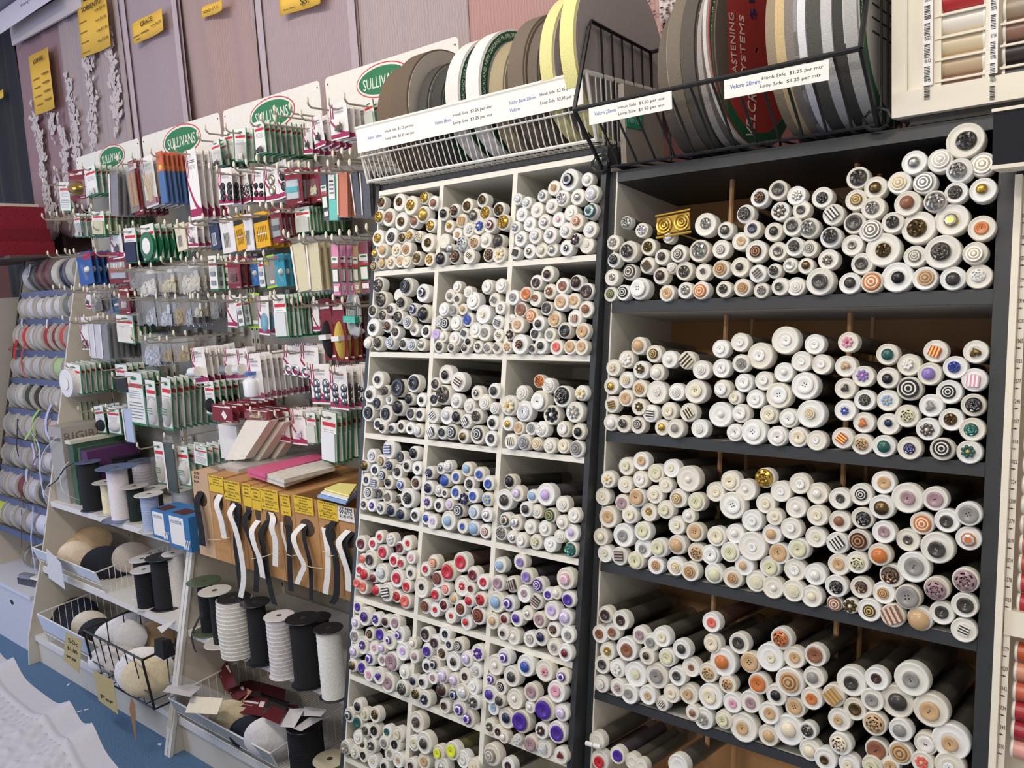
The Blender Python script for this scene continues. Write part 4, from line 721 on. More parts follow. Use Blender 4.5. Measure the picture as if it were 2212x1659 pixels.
# ------------------------------------------------------------------ gondola: two bays with peg panels, slanted sides, shelves
YP = 1.68
BEIGE = mat('#cfc7ba', .6, 0, .05, scale=20); PANEL = mat('#a59e92', .7, 0, .05, scale=20); SHELFW = mat('#dedad6', .5, 0, .04)
def slY(z): return 1.19+.240*z
XB0, XBC, XC1 = -3.745, -2.56, -1.515
g = []
for (xa, xb, lab) in ((XB0, XBC, 'beige gondola bay with slanted side beside the ribbon rack'), (XBC, XC1, 'beige gondola bay holding cardboard elastic boxes beside pigeonhole rack')):
    t = thing('display_gondola', lab, 'shop shelving', (0,0,0)); g.append(t)
    bx(t, 'back_panel', (xa+.008,YP,.05), (xb-.008,YP+.02,2.03), PANEL)
    for x in (xa, xb-.012) if xa == XB0 else (xa, xb-.012):
        zt_ = 1.72 if x == XB0 else .70
        b = MB(); pts = [(slY(0),0),(slY(0)+.012,.12),(slY(.5),.5),(slY(zt_),zt_),(YP,zt_),(YP,0)]
        n = len(pts); v = [(x,p,q) for p, q in pts]+[(x+.012,p,q) for p, q in pts]
        b.add(v, [tuple(range(n)), tuple(range(2*n-1, n-1, -1))]+[(i, n+i, n+(i+1) % n, (i+1) % n) for i in range(n)])
        ob('side_panel', b.mesh('side_panel'), BEIGE, t)
    for x in (xa+.002, (xa+xb)/2-.012, xb-.026): 
        u = bx(t, 'upright', (x,YP-.012,.05), (x+.024,YP,2.03), BEIGE)
    b = MB()
    for k in range(40):
        for x in (xa+.014, (xa+xb)/2, xb-.014): b.box((x-.004,YP-.0128,.2+.045*k), (x+.004,YP-.012,.215+.045*k))
    o = ob('slots', b.mesh('slots'), mat('#3a3632', .8), t); o['kind'] = 'stuff'
    for z in ((.672,.40,.12) if xa == XB0 else (.40,.12)):
        bx(t, 'shelf', (xa+.013,slY(z)+.004,z-.022), (xb-.013,YP-.013,z), SHELFW)
    bx(t, 'kickboard', (xa+.013,slY(.05)+.03,0), (xb-.013,slY(.05)+.042,.097), BEIGE)
bx(g[1], 'carton_shelf', (XBC+.013,1.42,.655), (XC1-.013,YP-.013,.670), SHELFW)
for x in (XBC-.010, XBC+.010):
    b = MB(); b.hexa([(x-.008,slY(0)-.012,0),(x+.008,slY(0)-.012,0),(x+.008,slY(0),0),(x-.008,slY(0),0)], [(x-.008,slY(.72)-.012,.72),(x+.008,slY(.72)-.012,.72),(x+.008,slY(.72),.72),(x-.008,slY(.72),.72)])
    ob('front_trim', b.mesh('front_trim'), mat('#d9d5cd', .5), g[1])
for x, z in ((XB0-.001,1.45),(XB0-.001,1.25),(XB0-.001,1.05),(XB0-.001,.9)):
    pass
# header cards with the green oval -------------------------------------------
GRN = card('#2e7a50'); OVR = card('#c8424a'); CARD = card('#e9e4db')
for i, (xa, xb) in enumerate(((185,300),(303,476),(480,695),(700,996))):
    ya = {0:300, 1:262, 2:222, 3:150}[i]
    Xa, Xb = onY(xa, ya+10, YP-.015)[0], onY(xb, ya-10, YP-.015)[0]
    if i == 0: Xa = Xb-.575
    zt_ = 2.133; zb__ = 1.96
    t = thing('header_card', ['white SULLIVANS header card at the ribbon rack end of the gondola','white SULLIVANS header card above the orange and blue packs','white SULLIVANS header card over the green bordered packs','white SULLIVANS header card half hidden by the tape rolls'][i], 'header card', ((Xa+Xb)/2, YP-.016, (zt_+zb__)/2))
    w, h = Xb-Xa-.006, zt_-zb__
    b = MB(); r = .014; pts = []
    for (sx, sz, a0) in ((1,1,0),(-1,1,90),(-1,-1,180),(1,-1,270)):
        for k in range(5):
            a = math.radians(a0+k*22.5); pts.append((sx*(w/2-r)+r*math.cos(a), sz*(h/2-r)+r*math.sin(a)))
    n = len(pts); b.add([(x,-.0008,z) for x, z in pts]+[(x,.0008,z) for x, z in pts], [tuple(range(n-1,-1,-1)), tuple(range(n, 2*n))]+[(k, (k+1) % n, n+(k+1) % n, n+k) for k in range(n)])
    ob('card', b.mesh('card'), CARD, t)
    ocx, ocy, ohw = ((240,334,29),(391,297,42),(586,239,50),(824,164,58))[i]; Po = onY(ocx, ocy, YP-.018); ox, oz = Po[0]-(Xa+Xb)/2, Po[2]-.010-(zt_+zb__)/2; ow = onY(ocx+ohw, ocy, YP-.018)[0]-onY(ocx-ohw, ocy, YP-.018)[0]
    for (nm, sx, sz, mm, d) in (('oval_border', ow, ow*.42, OVR, .0010), ('oval_gap', ow*.96, ow*.39, CARD, .0014), ('oval', ow*.90, ow*.335, GRN, .0018)):
        ob(nm, OVAL, mm, t, Matrix.Translation((ox,-d,oz)) @ RX90, scale=(sx, sz, .001))
    letter(t, 'SULLIVANS', ow*.72, ow*.14, face_frame(ox, -.0026, oz-.003), CARD)
    for sx in (-1, 1): ob('rivet', CYL, INK, t, Matrix.Translation((sx*(w/2-.012),-.001,h/2-.02)) @ RX90, scale=(.005,.005,.002))
# ------------------------------------------------------------------ peg hooks
b = MB(); HL = .215
b.tube([(0,0,0),(0,-HL+.008,0),(0,-HL,.006),(0,-HL-.003,.012)], .0028, 6); HROD = b.mesh('rod', True)
b = MB(); b.lathe([(0,.0026),(.75,.0026),(1,0),(.75,-.0026),(0,-.0026)], 12, 0, Matrix.Translation((0,-HL-.004,.019)) @ RX90 @ Matrix.Diagonal((.0048,.0105,1,1))); HTIP = b.mesh('tip', True)
b = MB(); b.box((-.012,-.004,-.012), (.012,0,.02)); HBR = b.mesh('bracket')
ROD = mat('#b8b0a2', .4, .3, .05); TIP = mat('#e4dcc6', .45, 0, .03)
HOOKS = []
def hook(X, Z, where, hold=None):
    for (x, z) in HOOKS:
        if abs(x-X) < .016 and abs(z-Z) < .02: return
    HOOKS.append((X, Z))
    lb = 'ivory-tipped steel peg hook %s' % where
    if hold and len(hold.split()) < 10: lb = 'ivory-tipped peg hook holding the '+hold+(' pack' if 'pack' not in hold and 'card' not in hold and 'bag' not in hold and 'zip' not in hold else '')
    t = thing('peg_hook', lb, 'hook', (X, YP-.0125, Z), group='peg hooks '+where)
    ob('bracket', HBR, ROD, t); ob('rod', HROD, ROD, t); ob('tip', HTIP, TIP, t)
# ------------------------------------------------------------------ hanging packs
MAG = card('#a02456'); MAR = card('#7c1f2c'); RDB = card('#d2333c'); GRB = card('#1f7a48'); WCARD = card('#ece7e4'); PINK = card('#e9a9bf')
def lines_mesh(n):
    b = MB()
    for k in range(n):
        w = random.uniform(.3, .48); z = .5-(k+.5)/n; b.box((-.48,-.5,z-.16/n), (w,.5,z+.16/n))
    return b.mesh('print_lines')
LN = {n: lines_mesh(n) for n in (2, 3, 4, 6)}
def lumps(seed, n=75):
    random.seed(seed); b = MB()
    for k in range(n):
        x = random.uniform(-.42,.42); z = -.47+abs(random.gauss(0, .3)); z = min(z, .3); y = random.uniform(-.35,.35)*(1-abs(x))
        M = Matrix.Translation((x,y,z)) @ Matrix.Rotation(random.uniform(0,6),4,'X') @ Matrix.Rotation(random.uniform(0,6),4,'Y')
        s = random.uniform(.05,.11); b.box((-s,-s*2.2,-s*.35), (s,s*2.2,s*.35), 0, M)
    return b.mesh('contents')
LUMP = [lumps(k) for k in range(3)]; random.seed(11)
def pillow():
    b = MB(); n = 10; v = []; f = []
    for s in (-1, 1):
        for j in range(n+1):
            for i in range(n+1):
                u, w = i/n, j/n; d = (math.sin(math.pi*u)*math.sin(math.pi*w))**.5*.5*(.8+.3*math.sin(7*u+s)*math.sin(9*w+2*s)); v.append((u-.5, s*d, w-.5))
    m_ = n+1
    for s in (0, 1):
        o_ = s*m_*m_; f += [(o_+j*m_+i, o_+j*m_+i+1, o_+(j+1)*m_+i+1, o_+(j+1)*m_+i) for j in range(n) for i in range(n)]
    b.add(v, f); return b.mesh('bag', True)
BAG = pillow()
_b = MB(); _b.lathe([(0,1),(.16,1),(.16,.86),(.10,.84),(.13,.78),(.38,.68),(.44,.6),(.44,.06),(.4,0),(0,0)], 18); BOTTLE = _b.mesh('bottle', True)
_b = MB(); _b.tube([(math.cos(2*math.pi*k/20),0,math.sin(2*math.pi*k/20)) for k in range(21)], .28, 8, 0, False); RING = _b.mesh('ring', True)
def swoosh():
    b = MB(); n = 10; top = []; bot = []
    for k in range(n+1):
        u = k/n; z = .15*math.cos(u*1.6)**2; top.append((u-.5, 0, .5-.95*math.sin(u*1.57)**.9)); bot.append((u-.5, 0, top[-1][2]-.22*(1-.3*u)))
    V = []
    for k in range(n+1): V += [(top[k][0],-.5,top[k][2]),(bot[k][0],-.5,bot[k][2]),(top[k][0],.5,top[k][2]),(bot[k][0],.5,bot[k][2])]
    f = []
    for k in range(n):
        a = 4*k; f += [(a,a+1,a+5,a+4),(a+2,a+6,a+7,a+3),(a,a+4,a+6,a+2),(a+1,a+3,a+7,a+5)]
    b.add(V, f); return b.mesh('swoosh')
SWOOSH = swoosh()
ROWS = ((2.02,'on the top hook row'),(1.86,'on the second hook row'),(1.74,'on the third hook row'),(1.62,'on the fourth hook row'),(1.50,'on the fifth hook row'),(1.38,'on the sixth hook row'),(1.24,'on the seventh hook row'),(1.08,'on the eighth hook row'),(0,'on the lowest hook row'))
def row_name(z): return [n for q, n in ROWS if z > q-.06][0]
NPK = 0
def pack(style, z, x0, x1, y0, y1, n=0, Yf=None, content='', col='#888888', col2=None, lab='', rz=None, dy=None, bay=None):
    """hanging card or bag: zoom box x0..x1, y0..y1; n = more of the same behind"""
    global NPK
    NPK += 1
    if Yf is None: Yf = 1.478 if n >= 5 else (1.50 if n >= 2 else 1.53)
    xc = (x0+x1)/2
    pt = onY(*zp(z, xc, y0), Yf); pb = onY(*zp(z, xc, y1), Yf); pl = onY(*zp(z, x0, (y0+y1)/2), Yf); pr = onY(*zp(z, x1, (y0+y1)/2), Yf)
    w = (pr[0]-pl[0])*.97; h = pt[2]-pb[2]
    X, Z = (pl[0]+pr[0])/2, pt[2]
    rn = row_name(Z); bay = ' beyond the gondola divider' if False else ''
    L = (lab+' '+rn).strip()
    rot = random.uniform(-.10, .10) if rz is None else rz
    PN = {'G':('green_edged_pack','card pack'),'M':('swoosh_card_pack','card pack'),'B':('maroon_card_pack','card pack'),'C':('parts_bag','bag of parts'),'Z':('packed_zip','zip'),'F':('needle_sleeve','needle sleeve'),'Y':('needle_pack','needle pack'),'W':('needle_pack','needle pack'),'U':('tool_pack','tool pack'),'A':('grey_card_pack','card pack'),'H':('tape_measure','tape measure')}[style]
    t = thing(PN[0], L, PN[1], M=Matrix.Translation((X, Yf, Z)) @ Matrix.Rotation(rot*.5, 4, 'Z') @ Matrix.Rotation(rot, 4, 'Y'), group='packs: '+L)
    def B(nm, cx_, cz_, ww, hh, d, m, yo=None, mesh=None, extra=None):
        yo = (d/2+.0012) if yo is None else yo
        M = Matrix.Translation((cx_*w, -yo, -cz_*h))
        if mesh in (CYL, DOME, OVAL): M = M @ RX90; sc = (ww*w, hh*h, d)
        else: sc = (ww*w, d, hh*h)
        if mesh is DOME: sc = (ww*w/2, hh*h/2, d); M = Matrix.Translation((cx_*w, -.0012, -cz_*h)) @ RX90
        if extra is not None: M = M @ extra
        return ob(nm, mesh or CUBE, m, t, M, scale=sc)
    cm = card(col)
    if style == 'G':
        c_ = B('card', 0,.5,1,1,.0014, GRB, yo=0); B('front_print', -.02,.48,.92,.95,.0004, WCARD, yo=.001)
        B('logo_oval', 0,.12,.36,.055,.0004, GRB, yo=.0014, mesh=OVAL); B('red_band', 0,.25,.8,.075,.0004, RDB, yo=.0014)
        B('print_lines', 0,.42,.7,.16,.0003, card('#9aa39c'), yo=.0014, mesh=LN[4])
        if content == 'box': B('blister_box', 0,.68,.92,.52,.016, CLEAR); B('contents', 0,.82,.6,.2,.008, cm, mesh=LUMP[0], yo=.008)
        elif content == 'spool': B('spool', -.08,.64,.86,.86*w/h,.03, plastic(col), mesh=CYL); B('label_disc', -.08,.64,.4,.4*w/h,.002, WCARD, yo=.034, mesh=CYL)
        elif content == 'hank':
            B('blister', 0,.66,.95,.62,.02, CLEAR); 
            B('hank', 0,.66,.82,.56,.016, cloth(col, 200), mesh=DOME)
            for k in range(3): B('hank_tie', 0,.58+.05*k,.6,.012,.002, GRB, yo=.0175)
        elif content == 'ring': B('tape_ring', 0,.6,.95,.95*w/h,.012, plastic(col), mesh=CYL); B('ring_core', 0,.6,.56,.56*w/h,.014, WCARD, mesh=CYL, yo=.008)
        elif content == 'oval': B('reel', 0,.7,.85,.42,.018, cloth(col), mesh=DOME)
        elif content == 'tools':
            for k in range(2): B('tool', 0,.52+.26*k,.5,.12,.004, metal('#8a8a88'), yo=.003)
        elif content == 'strip': B('contents', 0,.68,.82,.55,.006, cm)
        else: B('print_lines', 0,.72,.8,.35,.0003, card('#7a8a80'), yo=.0014, mesh=LN[6])
    elif style == 'M':
        B('card', 0,.5,1,1,.0014, WCARD, yo=0); B('title', .05,.17,.62,.05,.0004, INK, yo=.0012, mesh=LN[2]); B('print_lines', .05,.25,.55,.06,.0003, card('#a8a0a4'), yo=.0012, mesh=LN[3])
        for k in (-.42,-.30): B('stripe', k,.2,.055,.4,.0004, MAG, yo=.0012)
        B('swoosh', 0,.62,1,.5,.0005, MAG, yo=.0012, mesh=SWOOSH); B('band', 0,.90,1,.11,.0004, MAG, yo=.0013); B('foot_band', 0,.98,1,.04,.0004, WCARD, yo=.0014)
        if content[:3] == 'btn':
            k = int(content[3:]); rows = k//2
            for r_ in range(rows):
                for s in (-.24,.24): B('button', s+.05,.42+.46*(r_+.5)/rows,.34,.34*w/h,.006, metal(col, .2) if col != '#17171a' else plastic(col), mesh=DOME)
        elif content == 'one':
            for r_ in range(2): B('button', .02,.42+.28*r_,.5,.5*w/h,.007, metal(col, .2) if col[1] in 'bcd' else plastic(col), mesh=DOME)
        elif content == 'spool':
            ob('reel', CYL, plastic(col), t, Matrix.Translation((-.1*w,-.018,-.66*h)) @ Matrix.Rotation(math.pi/2,4,'Y'), scale=(.032,.032,w*.55)); ob('reel_end', CYL, WHITE, t, Matrix.Translation((.2*w,-.018,-.66*h)) @ Matrix.Rotation(math.pi/2,4,'Y'), scale=(.036,.036,.004))
        elif content == 'bottle':
            ob('bottle', BOTTLE, plastic('#e9eaee'), t, Matrix.Translation((-.05*w,-.018,-.9*h)), scale=(w*.85,w*.55,h*.52)); ob('bottle_cap', CYL, plastic('#2c62b8'), t, Matrix.Translation((-.05*w,-.018,-.415*h)), scale=(w*.36,w*.36,h*.07)); B('blister', -.02,.66,.95,.58,.034, CLEAR)
        elif content == 'rings':
            for s in (-.2,.2): ob('ring', RING, metal('#a8a49c'), t, Matrix.Translation((s*w,-.004,-.82*h)), scale=(w*.18,.006,w*.18))
        elif content == 'lens': B('lens', .05,.68,.75,.5,.006, plastic(col), mesh=DOME)
        elif content == 'sticks':
            for k in range(5): ob('stick', CYL, mat(col, .5), t, Matrix.Translation(((-.25+.12*k)*w,-.004,-.62*h)) @ Matrix.Rotation(.1*(k-2),4,'Y'), scale=(.004,.004,h*.55))
            B('bag', 0,.55,.98,.86,.012, CLEAR2, mesh=BAG)
        elif content == 'blister': B('blister', .03,.62,.7,.35,.012, CLEAR); B('contents', .03,.66,.4,.2,.008, cm, mesh=LUMP[1], yo=.007)
    elif style == 'B':
        B('card', 0,.5,1,1,.0014, MAR, yo=0); B('label_bar', 0,.14,.8,.05,.0004, WCARD, yo=.0012); B('price_tag', .28,.12,.26,.1,.0004, WCARD, yo=.0014); B('foot_tag', .3,.94,.26,.03,.0004, WCARD, yo=.0013)
        if content == 'blister': B('blister', -.02,.58,.74,.55,.01, CLEAR); B('insert', -.02,.58,.68,.5,.004, cm); B('insert_band', -.02,.58,.7,.14,.001, card(col2 or '#3fb0b8'), yo=.007)
        elif content == 'dome': B('dome', 0,.62,.9,.5,.03, metal(col, .15), mesh=DOME); B('blister', 0,.62,.95,.55,.034, CLEAR)
        elif content == 'hank': B('hank', 0,.66,.6,.62,.02, cloth(col, 200), mesh=DOME); B('wrap', 0,.62,.62,.08,.022, WCARD)
        elif content == 'flat': B('emblem', .1,.6,.22,.34,.0005, WCARD, yo=.0013, extra=Matrix.Rotation(.78,4,'Y'))
        elif content == 'sticks':
            for k in (-.25, .2): ob('handle', CYL, mat(col, .5, 0, .2), t, Matrix.Translation((k*w,-.009,-.55*h)), scale=(.016,.016,h*.6))
            B('bag', 0,.5,.98,.9,.024, CLEAR2, mesh=BAG)
        else: B('contents', 0,.62,.5,.25,.006, cm, mesh=LUMP[2]); B('blister', 0,.58,.75,.5,.012, CLEAR)
    elif style == 'C':
        B('bag', 0,.52,1,.96,.018, CLEAR2, mesh=BAG); B('contents', 0,.66,.85,.62,.014, mat(col, .4, .4 if content == 'metal' else 0, .2), mesh=LUMP[NPK % 3], yo=.002); B('header_fold', 0,.03,.96,.06,.002, CLEAR, yo=0)
        if content == 'tag': B('tag', .2,.2,.3,.12,.0006, WCARD, yo=.006)
    elif style == 'Z':
        B('plastic_header', 0,.08,.95,.16,.004, CLEAR2, yo=0, mesh=BAG); B('zip', 0,.56,.86,.86,.006, mat(col, .45, 0, .12, scale=90, kind='vweave'), yo=0); B('sleeve', 0,.56,.98,.9,.009, CLEAR, yo=0)
        if content == 'label':
            B('label', .02,.42,.8,.16,.0006, WCARD, yo=.006); B('logo_oval', .02,.38,.6,.035,.0004, GRB, yo=.0066, mesh=OVAL); B('red_band', .02,.49,.8,.08,.0006, RDB, yo=.006); B('green_label', .02,.66,.8,.24,.0006, GRB, yo=.006); B('print_panel', .02,.66,.62,.2,.0004, WCARD, yo=.0066); B('price_tag', .05,.88,.6,.09,.0006, WCARD, yo=.006)
        elif content == 'tall': B('label', 0,.36,.62,.46,.0006, WCARD, yo=.006); B('print_lines', 0,.36,.5,.3,.0004, INK, yo=.0066, mesh=LN[4])
        else: B('side_label', -.44,.55,.12,.8,.0006, WCARD, yo=.0055)
    elif style == 'F':   # flat two-colour sleeve
        B('sleeve_top', 0,.19,1,.38,.004, card(col), yo=0); B('sleeve_body', 0,.69,1,.62,.004, card(col2), yo=0); B('yellow_spot', 0,.3,.5,.1,.0004, card('#e8c03a'), yo=.0023, mesh=OVAL); B('gloss_sleeve', 0,.5,1.02,1.01,.006, CLEAR, yo=0)
    elif style == 'Y':
        B('card', 0,.5,1,1,.003, card('#e6ac1c'), yo=0); B('black_band', 0,.2,1,.16,.0005, INK, yo=.0018); B('window', 0,.62,.66,.04,.001, WCARD, yo=.0018)
        for k in range(6): B('needle', -.3+.12*k,.62,.02,.42,.001, metal('#7a6a44'), yo=.0022)
    elif style == 'W':
        B('card', 0,.5,1,1,.003, card(col), yo=0); B('title', 0,.14,.7,.07,.0004, INK, yo=.0018, mesh=LN[2]); B('window', -.1,.64,.45,.42,.0005, card(col2 or '#b8b4ae'), yo=.0018)
        for k in range(4): B('needle', -.25+.09*k,.64,.02,.38,.0008, INK, yo=.0024)
    elif style == 'U':
        B('card', 0,.5,1,1,.002, card(col), yo=0); B('corner_flash', .2,.14,.5,.2,.0005, card(col2 or '#b82a52'), yo=.0014); B('logo', -.3,.08,.22,.08,.0004, RDB, yo=.0014); B('tool', -.05,.6,.12,.6,.006, CLEAR, extra=Matrix.Rotation(-.5,4,'Y')); B('contents', .15,.55,.3,.2,.012, plastic('#e4e0d4'), mesh=DOME)
    elif style == 'A':
        B('card', 0,.5,1,1,.003, card('#8d8a84'), yo=0); B('lime_foot', 0,.97,1,.06,.0005, card('#9ad028'), yo=.0018); B('seal', -.2,.22,.3,.3*w/h,.0005, card('#c8a23a'), yo=.0018, mesh=CYL); B('lime_head', .2,.03,.7,.06,.0005, card('#9ad028'), yo=.0018); B('price_tag', .1,.82,.4,.1,.0006, WCARD, yo=.0022); B('blister', 0,.6,.85,.55,.006, CLEAR)
    elif style == 'H':   # coiled tape measure
        for k in range(4): ob('coil', RING, mat('#a8aaa8', .5, 0, .2, scale=300), t, Matrix.Translation(((-.3+.18*k)*w,-.006*k,-.45*h)), scale=(w*.16,.012,h*.42))
        B('band', 0,.55,.55,.16,.03, plastic('#35b08e')); B('end_clip', .2,.85,.3,.14,.01, WCARD, mesh=DOME)
    hook(X, Z-.016, rn, lab)
    back = (YP-.03)-Yf
    n = n+2 if 1 <= n <= 8 else n; step = min(.024, back/max(n, 1)) if n else 0
    base = t.matrix_basis.copy()
    fl = 'frontmost '+L
    for k in range(n):
        j = random.uniform(-.03, .03)
        M = Matrix.Translation((random.uniform(-.002,.002), step*(k+1), random.uniform(-.002,.002))) @ base @ Matrix.Rotation(j, 4, 'Z') @ Matrix.Rotation(random.uniform(-.04,.04), 4, 'Y')
        dup(t, M)
    if n and len(fl.split()) <= 16: t['label'] = fl
    return t
BK = '#17171a'
p = pack
p('G','P2',650,800,360,800,9,content='box',col='#2c2a2a',lab='green bordered card with clear box of black fasteners')
p('G','P2',415,565,450,890,3,content='box',col='#d8d4cc',lab='green bordered card with clear box of pale fasteners')
p('G','P2',275,400,480,870,1,content='box',col='#4a4846',lab='narrow green bordered card with small clear box')
p('G','P2',180,300,570,900,1,content='box',col='#8a8886',lab='narrow green card next to magnifier pack')
p('G','P2',95,230,610,960,2,content='box',col='#2c2a2a',lab='green card with clear box above black button cards')
p('M','P2',1615,1850,130,600,5,content='blister',col='#6a5a3a',lab='magenta swoosh card of hook and bar fasteners')
p('M','P2',1385,1530,290,710,2,content='blister',col='#222022',lab='magenta swoosh card of black hooks')
p('M','P2',1290,1400,390,790,2,Yf=1.56,content='blister',col='#222022',lab='magenta card tucked behind black hook card')
p('G','P2',2050,2190,100,500,1,content='strip',col='#d6d8d2',lab='green bordered card beside the brown tape roll')
p('M','P2',200,380,960,1440,2,content='btn6',col=BK,lab='magenta card of six black buttons')
p('M','P2',470,580,990,1420,4,Yf=1.54,content='btn6',col='#8d8d90',lab='magenta card of six silver snaps')
p('M','P2',640,780,950,1400,1,content='btn4',col=BK,lab='magenta card of four black buttons')
p('M','P2',780,960,920,1390,1,content='one',col='#cfc6ae',lab='magenta card of two silver buttons')
p('M','P2',930,1080,870,1350,1,content='one',col=BK,lab='magenta card of two big black buttons')
p('B','P2',1045,1270,960,1440,2,content='blister',col='#b9c4c8',col2='#3fa8b0',lab='maroon card with clear box and teal label')
p('B','P2',1330,1500,960,1410,1,content='',col='#e0d8b8',lab='maroon card with ivory toggles')
p('Z','P2',1510,1600,950,1640,1,content='label',col='#2a2430',lab='slim black zip in clear sleeve')
p('Z','P2',1620,1740,960,1640,0,content='tall',col='#5cc4b4',lab='turquoise zip with tall white label')
p('Z','P2',1745,1880,930,1600,2,content='',col='#c4652a',lab='orange zip in clear sleeve')
p('Z','P2',1900,2000,930,1600,2,content='',col='#1d1a1c',lab='sparkling black zip next to orange zip')
p('Z','P2',2030,2150,920,1600,2,content='',col='#2a2224',lab='black zip nearest the white wire basket')
p('W','P3',70,200,270,650,1,col='#2f3a58',col2='#c8ccd6',lab='navy needle pack with white window')
p('W','P3',215,400,230,690,1,col='#e6e2e2',lab='white needle pack left of yellow pack')
p('Y','P3',390,520,200,660,1,lab='narrow looking yellow and black needle pack between white packs')
p('W','P3',520,640,190,660,1,col='#e2dee2',lab='white needle pack between two yellow packs')
p('Y','P3',640,840,160,620,1,lab='yellow and black needle pack beside maroon pack')
p('B','P3',860,1010,100,560,7,content='blister',col='#9a9a9c',col2='#4a4a4e',lab='maroon card with grey blister')
p('G','P3',1170,1380,100,440,8,Yf=1.52,content='strip',col='#c9c8c0',lab='green bordered card of ruled grey strips')
p('Z','P3',1130,1330,470,1190,8,content='',col='#d6cba0',lab='cream zip with blue and white side label')
p('Z','P3',1340,1510,470,1180,6,content='',col='#cfc294',lab='cream zip beside lilac zip')
p('Z','P3',1510,1600,500,1170,0,content='label',col='#c9bccf',lab='lilac zip with green and red label')
p('Z','P3',1585,1680,490,1200,0,content='label',col='#22242a',lab='black zip with green and red label')
p('Z','P3',1660,1760,470,1240,5,content='label',col='#dd7f9e',lab='pink zip with green and red label')
p('Z','P3',1850,1940,480,1200,0,content='label',col='#e2cf5c',lab='yellow zip with green and red label')
p('Z','P3',1935,2010,500,1210,0,content='label',col='#bfa27a',lab='tan zip with green and red label')
p('Z','P3',2000,2140,440,1200,1,content='label',col='#7a1f38',lab='maroon zip with green and red label')
p('G','P3',75,185,720,1170,3,content='tools',lab='green bordered card of small metal tools')
p('G','P3',245,330,760,1170,0,content='tools',lab='narrow green card of tools beside maroon sleeve')
p('B','P3',320,480,740,1150,2,content='',col='#5a2a32',lab='glossy maroon sleeve with white price sticker')
p('U','P3',600,700,750,1110,1,col='#2a62a0',col2='#c8a83a',lab='blue tool pack')
p('G','P3',700,780,750,1140,0,content='tools',lab='narrow green card between blue and grey packs')
p('A','P3',780,920,720,1140,1,lab='grey pack with lime green foot')
p('U','P3',910,1040,700,1120,4,col='#2f8fa6',col2='#2a6f86',lab='teal needle threader pack')
p('M','P3',310,430,1230,1640,0,content='',lab='magenta swoosh card beside grey lime pack')
p('G','P3',420,500,1250,1640,3,content='tools',lab='green tool card beside grey lime pack')
p('A','P3',565,730,1200,1655,0,lab='larger grey pack with lime foot')
p('M','P3',720,850,1240,1740,1,content='lens',col='#6fa0b8',lab='magenta card with blue oval magnifier lens')
p('G','P3',900,1080,1220,1780,12,content='strip',col='#d9dcdc',lab='green bordered card of ruled white tape')
p('M','P3',1390,1480,1300,1690,1,content='',lab='narrow magenta card behind hank of elastic')
p('B','P3',1490,1650,1270,2060,0,content='hank',col='#1e1d22',lab='maroon card with black elastic hank')
p('B','P3',1660,1820,1280,2080,1,content='hank',col='#d0b458',lab='maroon card with gold elastic hank')
p('H','P3',1840,2110,1250,1760,0,lab='coiled grey tape measure with turquoise band')
p('M','P5',1680,1870,180,640,3,content='spool',col='#e4e4e8',lab='magenta card with white thread reel')
p('M','P6',380,560,380,770,1,content='spool',col='#7e8288',lab='magenta card with grey thread reel')
p('M','P6',545,700,380,760,0,content='spool',col='#d9dadd',lab='magenta card with silver thread reel')
p('M','P6',680,870,440,1030,6,content='bottle',lab='magenta card with white blue-capped oil bottle')
p('M','P6',1150,1370,340,720,1,content='rings',lab='magenta card of metal rings')
p('M','P6',1370,1600,340,760,1,content='rings',lab='magenta card of larger metal rings')
p('M','P6',1480,1740,570,1080,0,Yf=1.49,content='btn6',col='#8f8f92',lab='magenta card of small self-cover buttons')
p('M','P6',1740,1970,610,1150,5,content='btn6',col='#8f8f92',lab='magenta card of six chrome self-cover buttons')
p('M','P6',2020,2170,600,1150,1,content='btn4',col='#8f8f92',lab='magenta card of big chrome cover buttons')
p('B','P6',230,490,1090,1310,5,Yf=1.44,content='flat',lab='flat maroon header card with white diamond')
p('B','P6',640,970,1150,1290,1,Yf=1.47,content='',col='#c9b48a',lab='flat maroon header card over white wadding')
p('M','P6',1040,1220,1170,1560,1,content='blister',col='#d8d4ea',lab='magenta card with lilac clips')
p('M','P6',1240,1430,1160,1600,1,content='blister',col='#d9cfe0',lab='magenta card with white bra strap clips')
p('G','P6',1440,1570,1190,1590,8,content='strip',col='#cfd2c6',lab='green bordered card of clear straps')
p('G','P6',1650,1850,1180,1836,7,content='strip',col='#e6e9ee',lab='long green bordered card of white tape')
p('B','P1',135,340,420,830,0,content='dome',col='#a8822c',lab='maroon card with gold domed blister')
p('G','P1',345,510,360,780,6,content='box',col='#d9dcdc',lab='green bordered card with clear beads')
p('Z','P1',720,830,370,1060,2,content='',col='#77737a',rz=.16,lab='slim grey zip tilted on its hook')
p('B','P1',955,1090,280,1050,2,content='sticks',col='#b07a3c',lab='maroon sleeve with wooden handles')
p('M','P1',1120,1300,230,940,2,content='sticks',col='#d9bf8a',lab='magenta sleeve of wooden sticks')
p('F','P1',1340,1430,165,890,10,col='#c85a24',col2='#2f5f9c',lab='orange topped blue needle sleeve')
p('M','P1',1740,1900,130,1110,2,content='',lab='tall white and magenta card')
p('M','P1',1905,2010,150,1100,1,content='rings',lab='tall magenta card with ring at top')
p('G','P1',10,150,580,1000,0,content='',lab='green bordered card hanging on the outermost hook')
p('G','P1',205,290,1010,1350,3,content='box',col='#c9ced6',lab='narrow green card with glassy box')
p('G','P1',450,620,980,1320,5,content='strip',col='#c9c4a4',lab='green bordered card of cream strips')
p('M','P1',680,850,1180,1640,1,content='blister',col='#5a4a6a',lab='purple and magenta bobbin pack')
